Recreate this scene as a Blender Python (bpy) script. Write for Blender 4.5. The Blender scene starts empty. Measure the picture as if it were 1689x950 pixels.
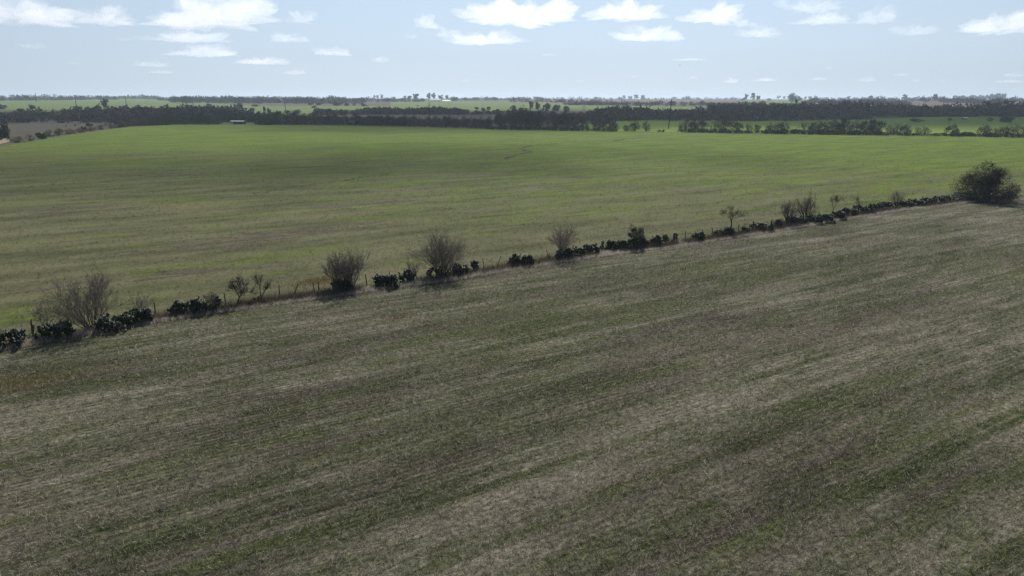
import bpy, math, random
import numpy as np
from mathutils import Matrix, Vector, noise

# ------------------------------------------------------------------ camera
SC = bpy.context.scene
COL = SC.collection
CAM_H = 18.0
W_, H_, F_ = 1689.0, 950.0, 1126.0
PITCH = math.atan(312.5 / F_)
ROLL = math.radians(0.13)
fwd = np.array([0, math.cos(PITCH), -math.sin(PITCH)])
up0 = np.array([0, math.sin(PITCH), math.cos(PITCH)])
rt0 = np.array([1.0, 0, 0])
cup = up0 * math.cos(ROLL) - rt0 * math.sin(ROLL)
crt = rt0 * math.cos(ROLL) + up0 * math.sin(ROLL)
cam_d = bpy.data.cameras.new('camera')
cam = bpy.data.objects.new('camera', cam_d)
COL.objects.link(cam)
cam_d.sensor_width = 36.0
cam_d.lens = 36.0 * F_ / W_
cam_d.clip_start = 0.5
cam_d.clip_end = 150000
M = Matrix.Identity(4)
for i in range(3):
    M[i][0], M[i][1], M[i][2] = crt[i], cup[i], -fwd[i]
M[2][3] = CAM_H
cam.matrix_world = M
SC.camera = cam

# ------------------------------------------------------------------ sky, sun, exposure
SUN_EL, SUN_AZ = math.radians(40), math.radians(4)
world = bpy.data.worlds.new('World')
SC.world = world
world.use_nodes = True
nt = world.node_tree
nt.nodes.clear()
sky = nt.nodes.new('ShaderNodeTexSky')
sky.sky_type = 'NISHITA'
sky.sun_disc = False
sky.sun_elevation = SUN_EL
sky.sun_rotation = SUN_AZ
sky.altitude = 60
sky.air_density = 1.0
sky.dust_density = 0.2
sky.ozone_density = 1.6
bg = nt.nodes.new('ShaderNodeBackground')
bg.inputs['Strength'].default_value = 0.075
wo = nt.nodes.new('ShaderNodeOutputWorld')
tc = nt.nodes.new('ShaderNodeTexCoord')
sx = nt.nodes.new('ShaderNodeSeparateXYZ')
mr = nt.nodes.new('ShaderNodeMapRange')
mr.interpolation_type = 'SMOOTHERSTEP'
for nm, val in (('From Min', -0.02), ('From Max', 0.42), ('To Min', 0.85), ('To Max', 0.10)):
    mr.inputs[nm].default_value = val
mx = nt.nodes.new('ShaderNodeMix')
mx.data_type = 'RGBA'
mx.inputs['B'].default_value = (6.6, 8.05, 10.0, 1)      # thin pale air lying all round the horizon
nt.links.new(tc.outputs['Generated'], sx.inputs['Vector'])
nt.links.new(sx.outputs['Z'], mr.inputs['Value'])
nt.links.new(mr.outputs['Result'], mx.inputs['Factor'])
nt.links.new(sky.outputs['Color'], mx.inputs['A'])
# the sky is brighter round the sun (forward scattering in thin haze)
dt = nt.nodes.new('ShaderNodeVectorMath'); dt.operation = 'DOT_PRODUCT'
dt.inputs[1].default_value = (math.sin(SUN_AZ) * math.cos(SUN_EL), math.cos(SUN_AZ) * math.cos(SUN_EL), math.sin(SUN_EL))
nt.links.new(tc.outputs['Generated'], dt.inputs[0])
au = nt.nodes.new('ShaderNodeMapRange')
for nm, val in (('From Min', 0.35), ('From Max', 1.0), ('To Min', 0.72), ('To Max', 1.22)):
    au.inputs[nm].default_value = val
nt.links.new(dt.outputs['Value'], au.inputs['Value'])
ml = nt.nodes.new('ShaderNodeVectorMath'); ml.operation = 'SCALE'
nt.links.new(mx.outputs['Result'], ml.inputs[0])
nt.links.new(au.outputs['Result'], ml.inputs['Scale'])
nt.links.new(ml.outputs[0], bg.inputs['Color'])
nt.links.new(bg.outputs['Background'], wo.inputs['Surface'])
sun_d = bpy.data.lights.new('sun', 'SUN')
sun_d.energy = 5.0
sun_d.angle = math.radians(0.5)
sun_d.color = (1.0, 0.95, 0.87)
sun = bpy.data.objects.new('sun', sun_d)
COL.objects.link(sun)
sdir = Vector((math.sin(SUN_AZ) * math.cos(SUN_EL), math.cos(SUN_AZ) * math.cos(SUN_EL), math.sin(SUN_EL)))
sun.rotation_euler = (-sdir).to_track_quat('-Z', 'Y').to_euler()
vs = SC.view_settings
vs.view_transform = 'Standard'
vs.look = 'None'
vs.exposure = 0.18
vs.gamma = 1.0
cy = SC.cycles
cy.max_bounces = 16
cy.diffuse_bounces = 2
cy.transparent_max_bounces = 16
cy.volume_bounces = 14
cy.use_denoising = True
cy.denoiser = 'OPENIMAGEDENOISE'
cy.denoising_input_passes = 'RGB_ALBEDO_NORMAL'
cy.denoising_prefilter = 'NONE'
HAZE = 1.25e-4

# ------------------------------------------------------------------ terrain and projection
R_K = [0, 60, 380, 480, 600, 800, 1000, 1400, 2000, 3000, 5000, 9000, 12000]
Z_K = [0, 0, 0, -0.5, 0, 2, 4.5, 8, 11.5, 14.3, 16.6, 17.4, 17.6]
_rr = np.arange(0, 12000, 10.0)
_zz = np.interp(_rr, R_K, Z_K)
_k = np.ones(15) / 15
_zz = np.convolve(np.pad(_zz, 7, mode='edge'), _k, mode='valid')
def hgt(x, y):
    return np.interp(np.hypot(x, y), _rr, _zz)
def ray(px, py):
    d = fwd + crt * (px - W_ / 2) / F_ + cup * (H_ / 2 - py) / F_
    return d / np.linalg.norm(d)
def G(px, py):
    """the place on the land seen at a pixel of the photograph"""
    d = ray(px, py)
    t0, t = 0.0, 5.0
    f = lambda t: CAM_H + d[2] * t - hgt(d[0] * t, d[1] * t)
    while f(t) > 0 and t < 9000:
        t0, t = t, t * 1.03
    if t >= 9000:
        t0 = t = 8800.0
    for _ in range(30):
        m = 0.5 * (t0 + t)
        if f(m) > 0: t0 = m
        else: t = m
    x, y = d[0] * t, d[1] * t
    return np.array([x, y, float(hgt(x, y))])
def mpp(p):
    """metres to one photograph pixel at a place"""
    return float(np.dot(np.array(p) - np.array([0, 0, CAM_H]), fwd)) / F_

TH = math.radians(31.2)                      # direction in which both fields were drilled
ud = np.array([math.cos(TH), math.sin(TH)])
vd = np.array([-math.sin(TH), math.cos(TH)])

# ------------------------------------------------------------------ object helpers
def mesh_np(name, v, f, mat=None, parent=None, smooth=False):
    """v: n x 3, f: m x 3 or m x 4 index arrays -> ONE mesh object"""
    me = bpy.data.meshes.new(name)
    v = np.asarray(v, dtype=np.float32)
    f = np.asarray(f, dtype=np.int32)
    me.vertices.add(len(v))
    me.vertices.foreach_set('co', v.ravel())
    k = f.shape[1]
    me.loops.add(f.size)
    me.loops.foreach_set('vertex_index', f.ravel())
    me.polygons.add(len(f))
    me.polygons.foreach_set('loop_start', np.arange(0, f.size, k, dtype=np.int32))
    if smooth:
        me.polygons.foreach_set('use_smooth', np.ones(len(f), dtype=bool))
    me.update(calc_edges=True)
    if mat: me.materials.append(mat)
    return link(name, me, parent)
def link(name, me, parent=None):
    o = bpy.data.objects.new(name, me)
    COL.objects.link(o)
    if parent: o.parent = parent
    return o
def tag(o, label=None, cat=None, group=None, kind=None):
    if label: o['label'] = label
    if cat: o['category'] = cat
    if group: o['group'] = group
    if kind: o['kind'] = kind
    return o
def empty(name, loc, rz=0.0):
    o = bpy.data.objects.new(name, None)
    o.empty_display_size = 0.3
    COL.objects.link(o)
    o.location = [float(c) for c in loc]
    o.rotation_euler = (0, 0, rz)
    return o
def join_vf(parts):
    vs_, fs_, n = [], [], 0
    for v, f in parts:
        vs_.append(np.asarray(v, float)); fs_.append(np.asarray(f, int) + n); n += len(v)
    return np.concatenate(vs_), np.concatenate(fs_)
def tubes(p0, p1, r0, r1, k=3):
    """tapered k-sided sticks from arrays of ends -> v, quads"""
    p0, p1 = np.asarray(p0, float), np.asarray(p1, float)
    r0, r1 = np.asarray(r0, float), np.asarray(r1, float)
    d = p1 - p0
    d = d / np.maximum(np.linalg.norm(d, axis=1, keepdims=True), 1e-9)
    ref = np.where(np.abs(d[:, 2:3]) > 0.9, np.array([[1.0, 0, 0]]), np.array([[0, 0, 1.0]]))
    a = np.cross(d, ref); a /= np.linalg.norm(a, axis=1, keepdims=True)
    b = np.cross(d, a)
    n = len(p0)
    v = np.zeros((n, 2 * k, 3))
    for i in range(k):
        c, s = math.cos(2 * math.pi * i / k), math.sin(2 * math.pi * i / k)
        o = a * c + b * s
        v[:, i] = p0 + o * r0[:, None]
        v[:, k + i] = p1 + o * r1[:, None]
    base = (np.arange(n) * 2 * k)[:, None]
    f = np.concatenate([base + np.array([[i, (i + 1) % k, k + (i + 1) % k, k + i]]) for i in range(k)], axis=0)
    return v.reshape(-1, 3), f
def box_vf(x0, x1, y0, y1, z0, z1):
    v = [(x0, y0, z0), (x1, y0, z0), (x1, y1, z0), (x0, y1, z0), (x0, y0, z1), (x1, y0, z1), (x1, y1, z1), (x0, y1, z1)]
    f = [(3, 2, 1, 0), (4, 5, 6, 7), (0, 1, 5, 4), (1, 2, 6, 5), (2, 3, 7, 6), (3, 0, 4, 7)]
    return np.array(v, float), np.array(f)

# ------------------------------------------------------------------ materials
def new_mat(name):
    m = bpy.data.materials.new(name)
    m.use_nodes = True
    t = m.node_tree
    t.nodes.clear()
    return m, t, t.nodes.new('ShaderNodeOutputMaterial')
def N(t, kind, **kw):
    n = t.nodes.new(kind)
    for k, v in kw.items(): setattr(n, k, v)
    return n
def setin(n, **kw):
    for k, v in kw.items(): n.inputs[k.replace('_', ' ')].default_value = v
def math_n(t, op, a, b=None, clamp=False):
    n = N(t, 'ShaderNodeMath', operation=op)
    n.use_clamp = clamp
    for i, q in enumerate((a, b)):
        if q is None: continue
        if isinstance(q, (int, float)): n.inputs[i].default_value = q
        else: t.links.new(q, n.inputs[i])
    return n.outputs[0]
def ramp(t, val, stops, interp='LINEAR'):
    n = N(t, 'ShaderNodeValToRGB')
    n.color_ramp.interpolation = interp
    el = n.color_ramp.elements
    while len(el) < len(stops): el.new(0.5)
    for e, (p, c) in zip(el, stops):
        e.position = p
        e.color = (*c, 1) if len(c) == 3 else c
    t.links.new(val, n.inputs[0])
    return n.outputs['Color']
def mixc(t, fac, a, b, mode='MIX'):
    n = N(t, 'ShaderNodeMix', data_type='RGBA', blend_type=mode)
    for s, q in (('Factor', fac), ('A', a), ('B', b)):
        if isinstance(q, (int, float)): n.inputs[s].default_value = q
        elif isinstance(q, tuple): n.inputs[s].default_value = (*q, 1)
        else: t.links.new(q, n.inputs[s])
    return n.outputs['Result']
def row_coords(t):
    g = N(t, 'ShaderNodeNewGeometry')
    m = N(t, 'ShaderNodeVectorRotate', rotation_type='Z_AXIS')
    m.inputs['Angle'].default_value = -TH
    t.links.new(g.outputs['Position'], m.inputs['Vector'])
    return m.outputs[0]
def noise_n(t, vec, su, sv, detail=4, rough=0.55, off=0.0, scale=1.0, dist=0.0):
    m = N(t, 'ShaderNodeVectorMath', operation='MULTIPLY_ADD')
    t.links.new(vec, m.inputs[0])
    m.inputs[1].default_value = (su, sv, (su + sv) * 0.5)
    m.inputs[2].default_value = (off, off * 1.7, off * 0.3)
    n = N(t, 'ShaderNodeTexNoise')
    setin(n, Scale=scale, Detail=detail, Roughness=rough, Distortion=dist)
    t.links.new(m.outputs[0], n.inputs['Vector'])
    return n.outputs['Fac']
def field_colour(t, vec, green, green2, straw, soil, bias=0.0, off=0.0, tilt=None, strip_v=0.22):
    """colour of a drilled field: long strips of thick and thin crop, patches of straw, bare soil"""
    st = noise_n(t, vec, 0.045, strip_v * 3.0, 5, 0.68, off + 3, dist=0.4)
    st2 = noise_n(t, vec, 0.12, strip_v * 8.5, 4, 0.65, off + 31)
    pa = noise_n(t, vec, 0.03, 0.065, 6, 0.66, off + 11)
    me_ = noise_n(t, vec, 0.35, 0.8, 4, 0.65, off + 5)
    s = math_n(t, 'ADD', math_n(t, 'MULTIPLY', st, 0.42), math_n(t, 'MULTIPLY', pa, 0.22))
    s = math_n(t, 'ADD', s, math_n(t, 'MULTIPLY', me_, 0.22))
    s = math_n(t, 'ADD', s, math_n(t, 'MULTIPLY', st2, 0.32))
    s = math_n(t, 'ADD', s, bias - 0.09)
    if tilt is not None:
        s = math_n(t, 'ADD', s, tilt)
    gf = N(t, 'ShaderNodeMapRange', interpolation_type='SMOOTHSTEP')
    setin(gf, From_Min=0.40, From_Max=0.60)
    t.links.new(s, gf.inputs['Value'])
    sf = noise_n(t, vec, 0.05, 0.20, 5, 0.65, off + 23)
    dry = ramp(t, sf, [(0.36, soil), (0.6, straw)])
    gn = noise_n(t, vec, 0.06, 0.35, 4, 0.6, off + 41)
    grn = ramp(t, gn, [(0.35, green), (0.65, green2)])
    return mixc(t, gf.outputs[0], dry, grn)
def speckle(t, vec, col, lo=0.45, hi=1.55, sc=5.0, off=0.0):
    a = noise_n(t, vec, sc, sc * 1.4, 5, 0.8, off)
    k = ramp(t, a, [(0.33, (lo,) * 3), (0.67, (hi,) * 3)])
    return mixc(t, 1.0, col, k, 'MULTIPLY')
def ground_mat(name, cols, bias=0.0, off=0.0, tilt=None, bump=0.25, sc=5.0, strip_v=0.22, lo=0.45, hi=1.55, rows=0):
    m, t, o = new_mat(name)
    vec = row_coords(t)
    tv = None
    if tilt:                               # greener towards one end of the field
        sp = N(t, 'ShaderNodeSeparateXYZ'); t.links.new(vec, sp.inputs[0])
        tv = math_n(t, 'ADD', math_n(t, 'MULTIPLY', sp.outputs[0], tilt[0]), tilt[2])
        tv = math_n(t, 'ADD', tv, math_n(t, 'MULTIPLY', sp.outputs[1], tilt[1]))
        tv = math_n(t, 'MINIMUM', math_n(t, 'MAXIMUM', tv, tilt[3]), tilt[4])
    c = field_colour(t, vec, *cols, bias=bias, off=off, tilt=tv, strip_v=strip_v)
    c = speckle(t, vec, c, lo, hi, sc, off)
    if rows:                               # bare earth shows dark between the drilled rows
        sp = N(t, 'ShaderNodeSeparateXYZ'); t.links.new(vec, sp.inputs[0])
        w = math_n(t, 'COSINE', math_n(t, 'MULTIPLY', sp.outputs[1], 2 * math.pi / rows))
        wn = noise_n(t, vec, 0.6, 2.0, 3, 0.6, off + 61)
        w = math_n(t, 'ADD', math_n(t, 'MULTIPLY', w, 0.3), math_n(t, 'MULTIPLY', wn, 1.0))
        rm = ramp(t, noise_n(t, vec, 0.05, 0.13, 4, 0.65, off + 71), [(0.42, (0.0,) * 3), (0.62, (1.0,) * 3)])
        rw = ramp(t, w, [(0.15, (0.55,) * 3), (0.8, (1.1,) * 3)])
        c = mixc(t, 1.0, c, mixc(t, rm, (1.0, 1.0, 1.0), rw), 'MULTIPLY')
    b = N(t, 'ShaderNodeBsdfPrincipled')
    setin(b, Roughness=0.95, Specular_IOR_Level=0.03)
    t.links.new(c, b.inputs['Base Color'])
    if bump:
        bn = noise_n(t, vec, sc * 0.7, sc * 1.6, 5, 0.75, off + 2)
        bp = N(t, 'ShaderNodeBump'); setin(bp, Strength=bump, Distance=0.25)
        t.links.new(bn, bp.inputs['Height'])
        t.links.new(bp.outputs[0], b.inputs['Normal'])
    t.links.new(b.outputs[0], o.inputs['Surface'])
    return m
def blade_mat(name, cols, bias, off, tilt=None, strip_v=0.22, pale=(0.26, 0.23, 0.17), lo=0.5, hi=1.6, mixpale=0.62, trans=0.35):
    """blades take the colour of the strip of field they grow in; some are dead straw"""
    m, t, o = new_mat(name)
    vec = row_coords(t)
    tv = None
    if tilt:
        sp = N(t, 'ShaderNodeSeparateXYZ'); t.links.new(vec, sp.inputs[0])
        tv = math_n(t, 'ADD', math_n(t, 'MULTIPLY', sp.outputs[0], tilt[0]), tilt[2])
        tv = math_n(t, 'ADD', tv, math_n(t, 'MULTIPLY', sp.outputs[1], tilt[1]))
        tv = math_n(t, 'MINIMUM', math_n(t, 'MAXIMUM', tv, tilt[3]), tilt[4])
    c = field_colour(t, vec, *cols, bias=bias, off=off, tilt=tv, strip_v=strip_v)
    g = N(t, 'ShaderNodeNewGeometry')
    rnd = g.outputs['Random Per Island']
    c = mixc(t, 1.0, c, ramp(t, rnd, [(0.0, (lo,) * 3), (1.0, (hi,) * 3)]), 'MULTIPLY')
    r2 = math_n(t, 'FRACT', math_n(t, 'MULTIPLY', rnd, 37.0))
    isp = math_n(t, 'GREATER_THAN', r2, mixpale)
    c = mixc(t, isp, c, pale)
    d = N(t, 'ShaderNodeBsdfDiffuse'); tr = N(t, 'ShaderNodeBsdfTranslucent'); ms = N(t, 'ShaderNodeMixShader')
    ms.inputs[0].default_value = trans
    t.links.new(c, d.inputs[0]); t.links.new(c, tr.inputs[0])
    t.links.new(d.outputs[0], ms.inputs[1]); t.links.new(tr.outputs[0], ms.inputs[2])
    t.links.new(ms.outputs[0], o.inputs['Surface'])
    return m
def leaf_mat(name, c0, c1, trans=0.15, rough=0.9, patches=None):
    """leaves or twigs: each small face its own tone between two colours, each plant a little different"""
    m, t, o = new_mat(name)
    g = N(t, 'ShaderNodeNewGeometry'); oi = N(t, 'ShaderNodeObjectInfo')
    c = mixc(t, g.outputs['Random Per Island'], c0, c1)
    k = ramp(t, oi.outputs['Random'], [(0, (0.7, 0.7, 0.72)), (1, (1.35, 1.28, 1.22))])
    if patches:                            # one mass of many trees: whole crowns differ by where they stand
        k = ramp(t, noise_n(t, g.outputs['Position'], 0.045, 0.045, 4, 0.75, 9), patches)
    c = mixc(t, 1.0, c, k, 'MULTIPLY')
    d = N(t, 'ShaderNodeBsdfDiffuse'); tr = N(t, 'ShaderNodeBsdfTranslucent'); ms = N(t, 'ShaderNodeMixShader')
    ms.inputs[0].default_value = trans
    t.links.new(c, d.inputs[0]); t.links.new(c, tr.inputs[0])
    t.links.new(d.outputs[0], ms.inputs[1]); t.links.new(tr.outputs[0], ms.inputs[2])
    t.links.new(ms.outputs[0], o.inputs['Surface'])
    return m
def plain_mat(name, c0, c1, scale=3.0, rough=0.8, spec=0.3):
    m, t, o = new_mat(name)
    tc_ = N(t, 'ShaderNodeTexCoord')
    n = N(t, 'ShaderNodeTexNoise'); setin(n, Scale=scale, Detail=5, Roughness=0.65)
    t.links.new(tc_.outputs['Object'], n.inputs['Vector'])
    c = ramp(t, n.outputs['Fac'], [(0.35, c0), (0.65, c1)])
    b = N(t, 'ShaderNodeBsdfPrincipled'); setin(b, Roughness=rough, Specular_IOR_Level=spec)
    t.links.new(c, b.inputs['Base Color'])
    t.links.new(b.outputs[0], o.inputs['Surface'])
    return m

GRN_N = ((0.050, 0.062, 0.024), (0.100, 0.112, 0.048), (0.228, 0.206, 0.156), (0.094, 0.079, 0.062))
GRN_F = ((0.066, 0.098, 0.016), (0.124, 0.174, 0.018), (0.124, 0.118, 0.066), (0.062, 0.066, 0.032))
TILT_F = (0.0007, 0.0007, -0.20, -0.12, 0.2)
M_near = ground_mat('near_crop_ground', GRN_N, bias=0.0, off=0, bump=0.8, sc=3.0, lo=0.2, hi=1.55, rows=0.38)
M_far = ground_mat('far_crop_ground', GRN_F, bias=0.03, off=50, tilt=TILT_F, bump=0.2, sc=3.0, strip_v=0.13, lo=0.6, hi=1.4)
M_scrub = ground_mat('scrub_ground', ((0.055, 0.07, 0.03), (0.08, 0.09, 0.04), (0.13, 0.11, 0.075), (0.085, 0.07, 0.055)), off=90, bump=0.0, sc=0.3)
M_mead = ground_mat('meadow_ground', ((0.11, 0.17, 0.02), (0.16, 0.22, 0.03), (0.17, 0.19, 0.07), (0.11, 0.14, 0.04)), bias=0.15, off=130, bump=0.0, sc=0.4)
M_brownp = ground_mat('dry_pasture_ground', ((0.045, 0.048, 0.024), (0.062, 0.062, 0.032), (0.085, 0.074, 0.050), (0.058, 0.050, 0.036)), bias=-0.05, off=170, bump=0.0, sc=0.5)
M_dgreen = ground_mat('distant_crop_ground', ((0.10, 0.14, 0.04), (0.135, 0.175, 0.055), (0.17, 0.18, 0.09), (0.12, 0.14, 0.06)), bias=0.1, off=210, bump=0.0, sc=0.1)
M_dbrown = ground_mat('ploughed_ground', ((0.10, 0.08, 0.055), (0.115, 0.09, 0.065), (0.15, 0.11, 0.085), (0.095, 0.07, 0.058)), bias=-0.1, off=250, bump=0.0, sc=0.1)
M_track = ground_mat('track_earth', ((0.20, 0.16, 0.12), (0.24, 0.19, 0.15), (0.33, 0.27, 0.21), (0.25, 0.19, 0.15)), off=290, bump=0.1, sc=1.5)
M_soil = ground_mat('bare_earth', ((0.07, 0.065, 0.04), (0.08, 0.07, 0.045), (0.15, 0.125, 0.10), (0.085, 0.068, 0.055)), off=320, bump=0.3, sc=3)
M_furrow = ground_mat('furrow_earth', ((0.03, 0.038, 0.018), (0.04, 0.05, 0.02), (0.07, 0.06, 0.04), (0.04, 0.035, 0.028)), off=300, bump=0.2, sc=2)
M_blade_n = blade_mat('near_crop_blades', GRN_N, 0.0, 0, lo=0.3, hi=2.1, pale=(0.56, 0.52, 0.42), mixpale=0.80)
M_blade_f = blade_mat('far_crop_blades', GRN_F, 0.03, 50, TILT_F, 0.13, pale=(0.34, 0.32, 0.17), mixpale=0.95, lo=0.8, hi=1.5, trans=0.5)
M_dry = leaf_mat('dry_grass_blades', (0.25, 0.23, 0.19), (0.66, 0.61, 0.52), 0.5)
M_rust = leaf_mat('rusty_grass_blades', (0.16, 0.10, 0.035), (0.26, 0.18, 0.06), 0.3)
M_bark = plain_mat('grey_bark', (0.07, 0.058, 0.048), (0.15, 0.13, 0.11), 4.0, 0.9, 0.15)
M_darkbark = plain_mat('dark_bark', (0.03, 0.026, 0.024), (0.07, 0.06, 0.052), 3.0, 0.9, 0.15)
M_twig = leaf_mat('grey_twigs', (0.115, 0.10, 0.09), (0.26, 0.23, 0.205), 0.0)
M_bush = leaf_mat('thorn_bush_foliage', (0.036, 0.034, 0.030), (0.098, 0.090, 0.078), 0.08)
M_shedroof = plain_mat('dull_white_sheet', (0.42, 0.42, 0.43), (0.55, 0.55, 0.55), 0.6, 0.6, 0.3)
M_twigm = leaf_mat('brown_grey_twigs', (0.09, 0.078, 0.068), (0.20, 0.175, 0.15), 0.0)
M_weed = leaf_mat('dead_weed_stalks', (0.04, 0.034, 0.026), (0.15, 0.125, 0.095), 0.2)
M_twigd = leaf_mat('dark_twigs', (0.045, 0.038, 0.034), (0.11, 0.092, 0.08), 0.0)
M_hedge = leaf_mat('hedge_twigs', (0.028, 0.023, 0.023), (0.072, 0.058, 0.053), 0.05)
M_hedger = leaf_mat('reddish_twigs', (0.055, 0.038, 0.036), (0.115, 0.080, 0.070), 0.08)
M_hedgeg = leaf_mat('grey_green_twigs', (0.034, 0.032, 0.028), (0.076, 0.068, 0.058), 0.06)
M_ever = leaf_mat('evergreen_leaves', (0.022, 0.032, 0.020), (0.055, 0.070, 0.038), 0.12)
M_euc = leaf_mat('blue_green_leaves', (0.035, 0.05, 0.034), (0.075, 0.095, 0.06), 0.15)
M_wood = leaf_mat('wood_canopy', (0.6, 0.6, 0.6), (1.5, 1.45, 1.4), 0.1, patches=[(0.30, (0.018, 0.020, 0.016)), (0.42, (0.036, 0.029, 0.032)), (0.51, (0.090, 0.068, 0.066)), (0.58, (0.030, 0.029, 0.025)), (0.68, (0.066, 0.052, 0.054))])
M_pad = plain_mat('cactus_skin', (0.028, 0.038, 0.024), (0.060, 0.075, 0.044), 5.0, 0.62, 0.22)
M_post = plain_mat('weathered_post', (0.09, 0.075, 0.06), (0.19, 0.165, 0.135), 6.0, 0.9, 0.15)
M_wire = plain_mat('rusty_wire', (0.12, 0.09, 0.07), (0.2, 0.16, 0.13), 6.0, 0.6, 0.4)
M_pole = plain_mat('pole_wood', (0.016, 0.015, 0.015), (0.03, 0.028, 0.027), 2.0, 0.9, 0.15)
M_porc = plain_mat('glazed_insulator', (0.2, 0.19, 0.18), (0.3, 0.29, 0.28), 2.0, 0.3, 0.5)
M_steel = plain_mat('grey_steel', (0.06, 0.06, 0.065), (0.10, 0.10, 0.11), 2.0, 0.5, 0.5)
M_white = plain_mat('white_painted_sheet', (0.70, 0.70, 0.70), (0.82, 0.82, 0.81), 0.6, 0.5, 0.4)
M_wall = plain_mat('pale_render', (0.50, 0.48, 0.45), (0.64, 0.62, 0.58), 0.6, 0.85, 0.2)
M_dark = plain_mat('dark_opening', (0.03, 0.03, 0.032), (0.05, 0.048, 0.045), 1.0, 0.8, 0.2)
M_bird = plain_mat('dark_feathers', (0.02, 0.02, 0.02), (0.05, 0.045, 0.04), 9.0, 0.7, 0.3)

# ------------------------------------------------------------------ the land
def polar_ground():
    rs = np.unique(np.concatenate([np.linspace(0.01, 400, 41), np.linspace(400, 2200, 91), np.geomspace(2200, 9000, 50)]))
    na = 180
    an = np.linspace(0, 2 * math.pi, na, endpoint=False)
    A, R = np.meshgrid(an, rs)
    x, y = R * np.sin(A), R * np.cos(A)
    v = np.stack([x, y, hgt(x, y)], -1).reshape(-1, 3)
    i, j = np.meshgrid(np.arange(len(rs) - 1), np.arange(na), indexing='ij')
    a = i * na + j; b = i * na + (j + 1) % na
    f = np.stack([a, b, b + na, a + na], -1).reshape(-1, 4)[:, ::-1]
    tag(mesh_np('ground', v, f, M_scrub, smooth=True), kind='structure')
polar_ground()
def patch(name, lower, upper, mat, off, nx=60, ny=24, world_lower=None):
    """a field laid on the land between a near and a far edge"""
    lx = np.array(lower, float); ux = np.array(upper, float)
    s = np.linspace(0, 1, nx)
    def along(pl, s):
        t = np.linspace(0, 1, len(pl)) if len(pl) > 2 else np.array([0, 1.0])
        t = (pl[:, 0] - pl[0, 0]) / (pl[-1, 0] - pl[0, 0])
        return np.interp(s, t, pl[:, 0]), np.interp(s, t, pl[:, 1])
    la = np.array([G(a, b) for a, b in zip(*along(lx, s))])
    ua = np.array([G(a, b) for a, b in zip(*along(ux, s))])
    tt = np.linspace(0, 1, ny)[:, None, None]
    P = la[None, :, :2] * (1 - tt) + ua[None, :, :2] * tt
    z = hgt(P[..., 0], P[..., 1]) + off
    v = np.concatenate([P, z[..., None]], -1).reshape(-1, 3)
    i, j = np.meshgrid(np.arange(ny - 1), np.arange(nx - 1), indexing='ij')
    a = i * nx + j
    f = np.stack([a, a + 1, a + nx + 1, a + nx], -1).reshape(-1, 4)
    return tag(mesh_np(name, v, f, mat, smooth=True), kind='structure')
FENCE_PX = [(-120, 596), (0, 572), (110, 551), (250, 527), (350, 512), (450, 497), (560, 482), (650, 470), (730, 460), (850, 440), (930, 428),
            (1050, 411), (1150, 398), (1260, 381), (1330, 370), (1400, 357), (1480, 345), (1580, 334), (1640, 331), (1760, 322), (1960, 306)]
FENCE = np.array([G(*p)[:2] for p in FENCE_PX])
fu, fv = FENCE @ ud, FENCE @ vd
def fence_v(u): return np.interp(u, fu, fv)
# near field: from the fence back past the camera
def near_field():
    u = np.linspace(-230, 330, 120)
    w = np.linspace(0, 1, 40)
    U, Wt = np.meshgrid(u, w)
    V = fence_v(U) * (1 - Wt) + (-140) * Wt
    x = U * ud[0] + V * vd[0]; y = U * ud[1] + V * vd[1]
    v = np.stack([x, y, hgt(x, y) + 0.03], -1).reshape(-1, 3)
    nx = len(u)
    i, j = np.meshgrid(np.arange(len(w) - 1), np.arange(nx - 1), indexing='ij')
    a = i * nx + j
    f = np.stack([a, a + nx, a + nx + 1, a + 1], -1).reshape(-1, 4)
    tag(mesh_np('near_field', v, f, M_near, smooth=True), kind='structure')
near_field()
HEDGE_PX = [(-140, 266), (0, 241), (110, 224), (210, 209), (300, 205.5), (560, 207), (700, 210), (850, 214), (1060, 217.5), (1300, 221.5), (1500, 224), (1689, 227), (1830, 229), (2000, 231)]
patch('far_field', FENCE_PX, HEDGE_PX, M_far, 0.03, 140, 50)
def bare_soil():
    """thin spots in the crop: scraps of bare earth lying in the far field"""
    rg = np.random.default_rng(12)
    vs_, fs_, n = [], [], 0
    for px, py, ru, rv, m in ((392, 397, 7, 2.2, 60), (505, 383, 5, 1.8, 40), (590, 338, 8, 1.6, 30), (930, 290, 5, 2.0, 22), (150, 345, 9, 3, 30), (60, 300, 12, 3, 26), (560, 262, 14, 3, 20), (1180, 262, 14, 4, 14), (300, 450, 6, 1.2, 24)):
        c = G(px, py)[:2]
        for _ in range(m):
            q = c + rg.normal(0, ru, 1) * ud + rg.normal(0, rv, 1) * vd
            k = 9
            a = np.linspace(0, 2 * math.pi, k, endpoint=False)
            R = rg.uniform(0.35, 1.0, k) * rg.uniform(0.4, 1.3)
            P = q + (np.cos(a) * R * rg.uniform(1.5, 3.5))[:, None] * ud + (np.sin(a) * R * 0.6)[:, None] * vd
            z = hgt(P[:, 0], P[:, 1]) + 0.04 + rg.uniform(0, 0.006)
            vs_.append(np.concatenate([np.concatenate([P, z[:, None]], 1), [[*q, z.mean()]]]))
            fs_.append(np.array([(n + i, n + (i + 1) % k, n + k) for i in range(k)])); n += k + 1
    tag(mesh_np('bare_soil', np.concatenate(vs_), np.concatenate(fs_), M_soil), kind='structure')
bare_soil()
patch('dry_pasture', [(-140, 250), (30, 232), (230, 206)], [(-140, 201), (30, 202), (230, 203)], M_brownp, 0.05, 30, 12)
patch('dirt_track', [(-60, 248), (0, 238), (16, 234)], [(-60, 238), (0, 230), (14, 227)], M_track, 0.12, 12, 4)
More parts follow.
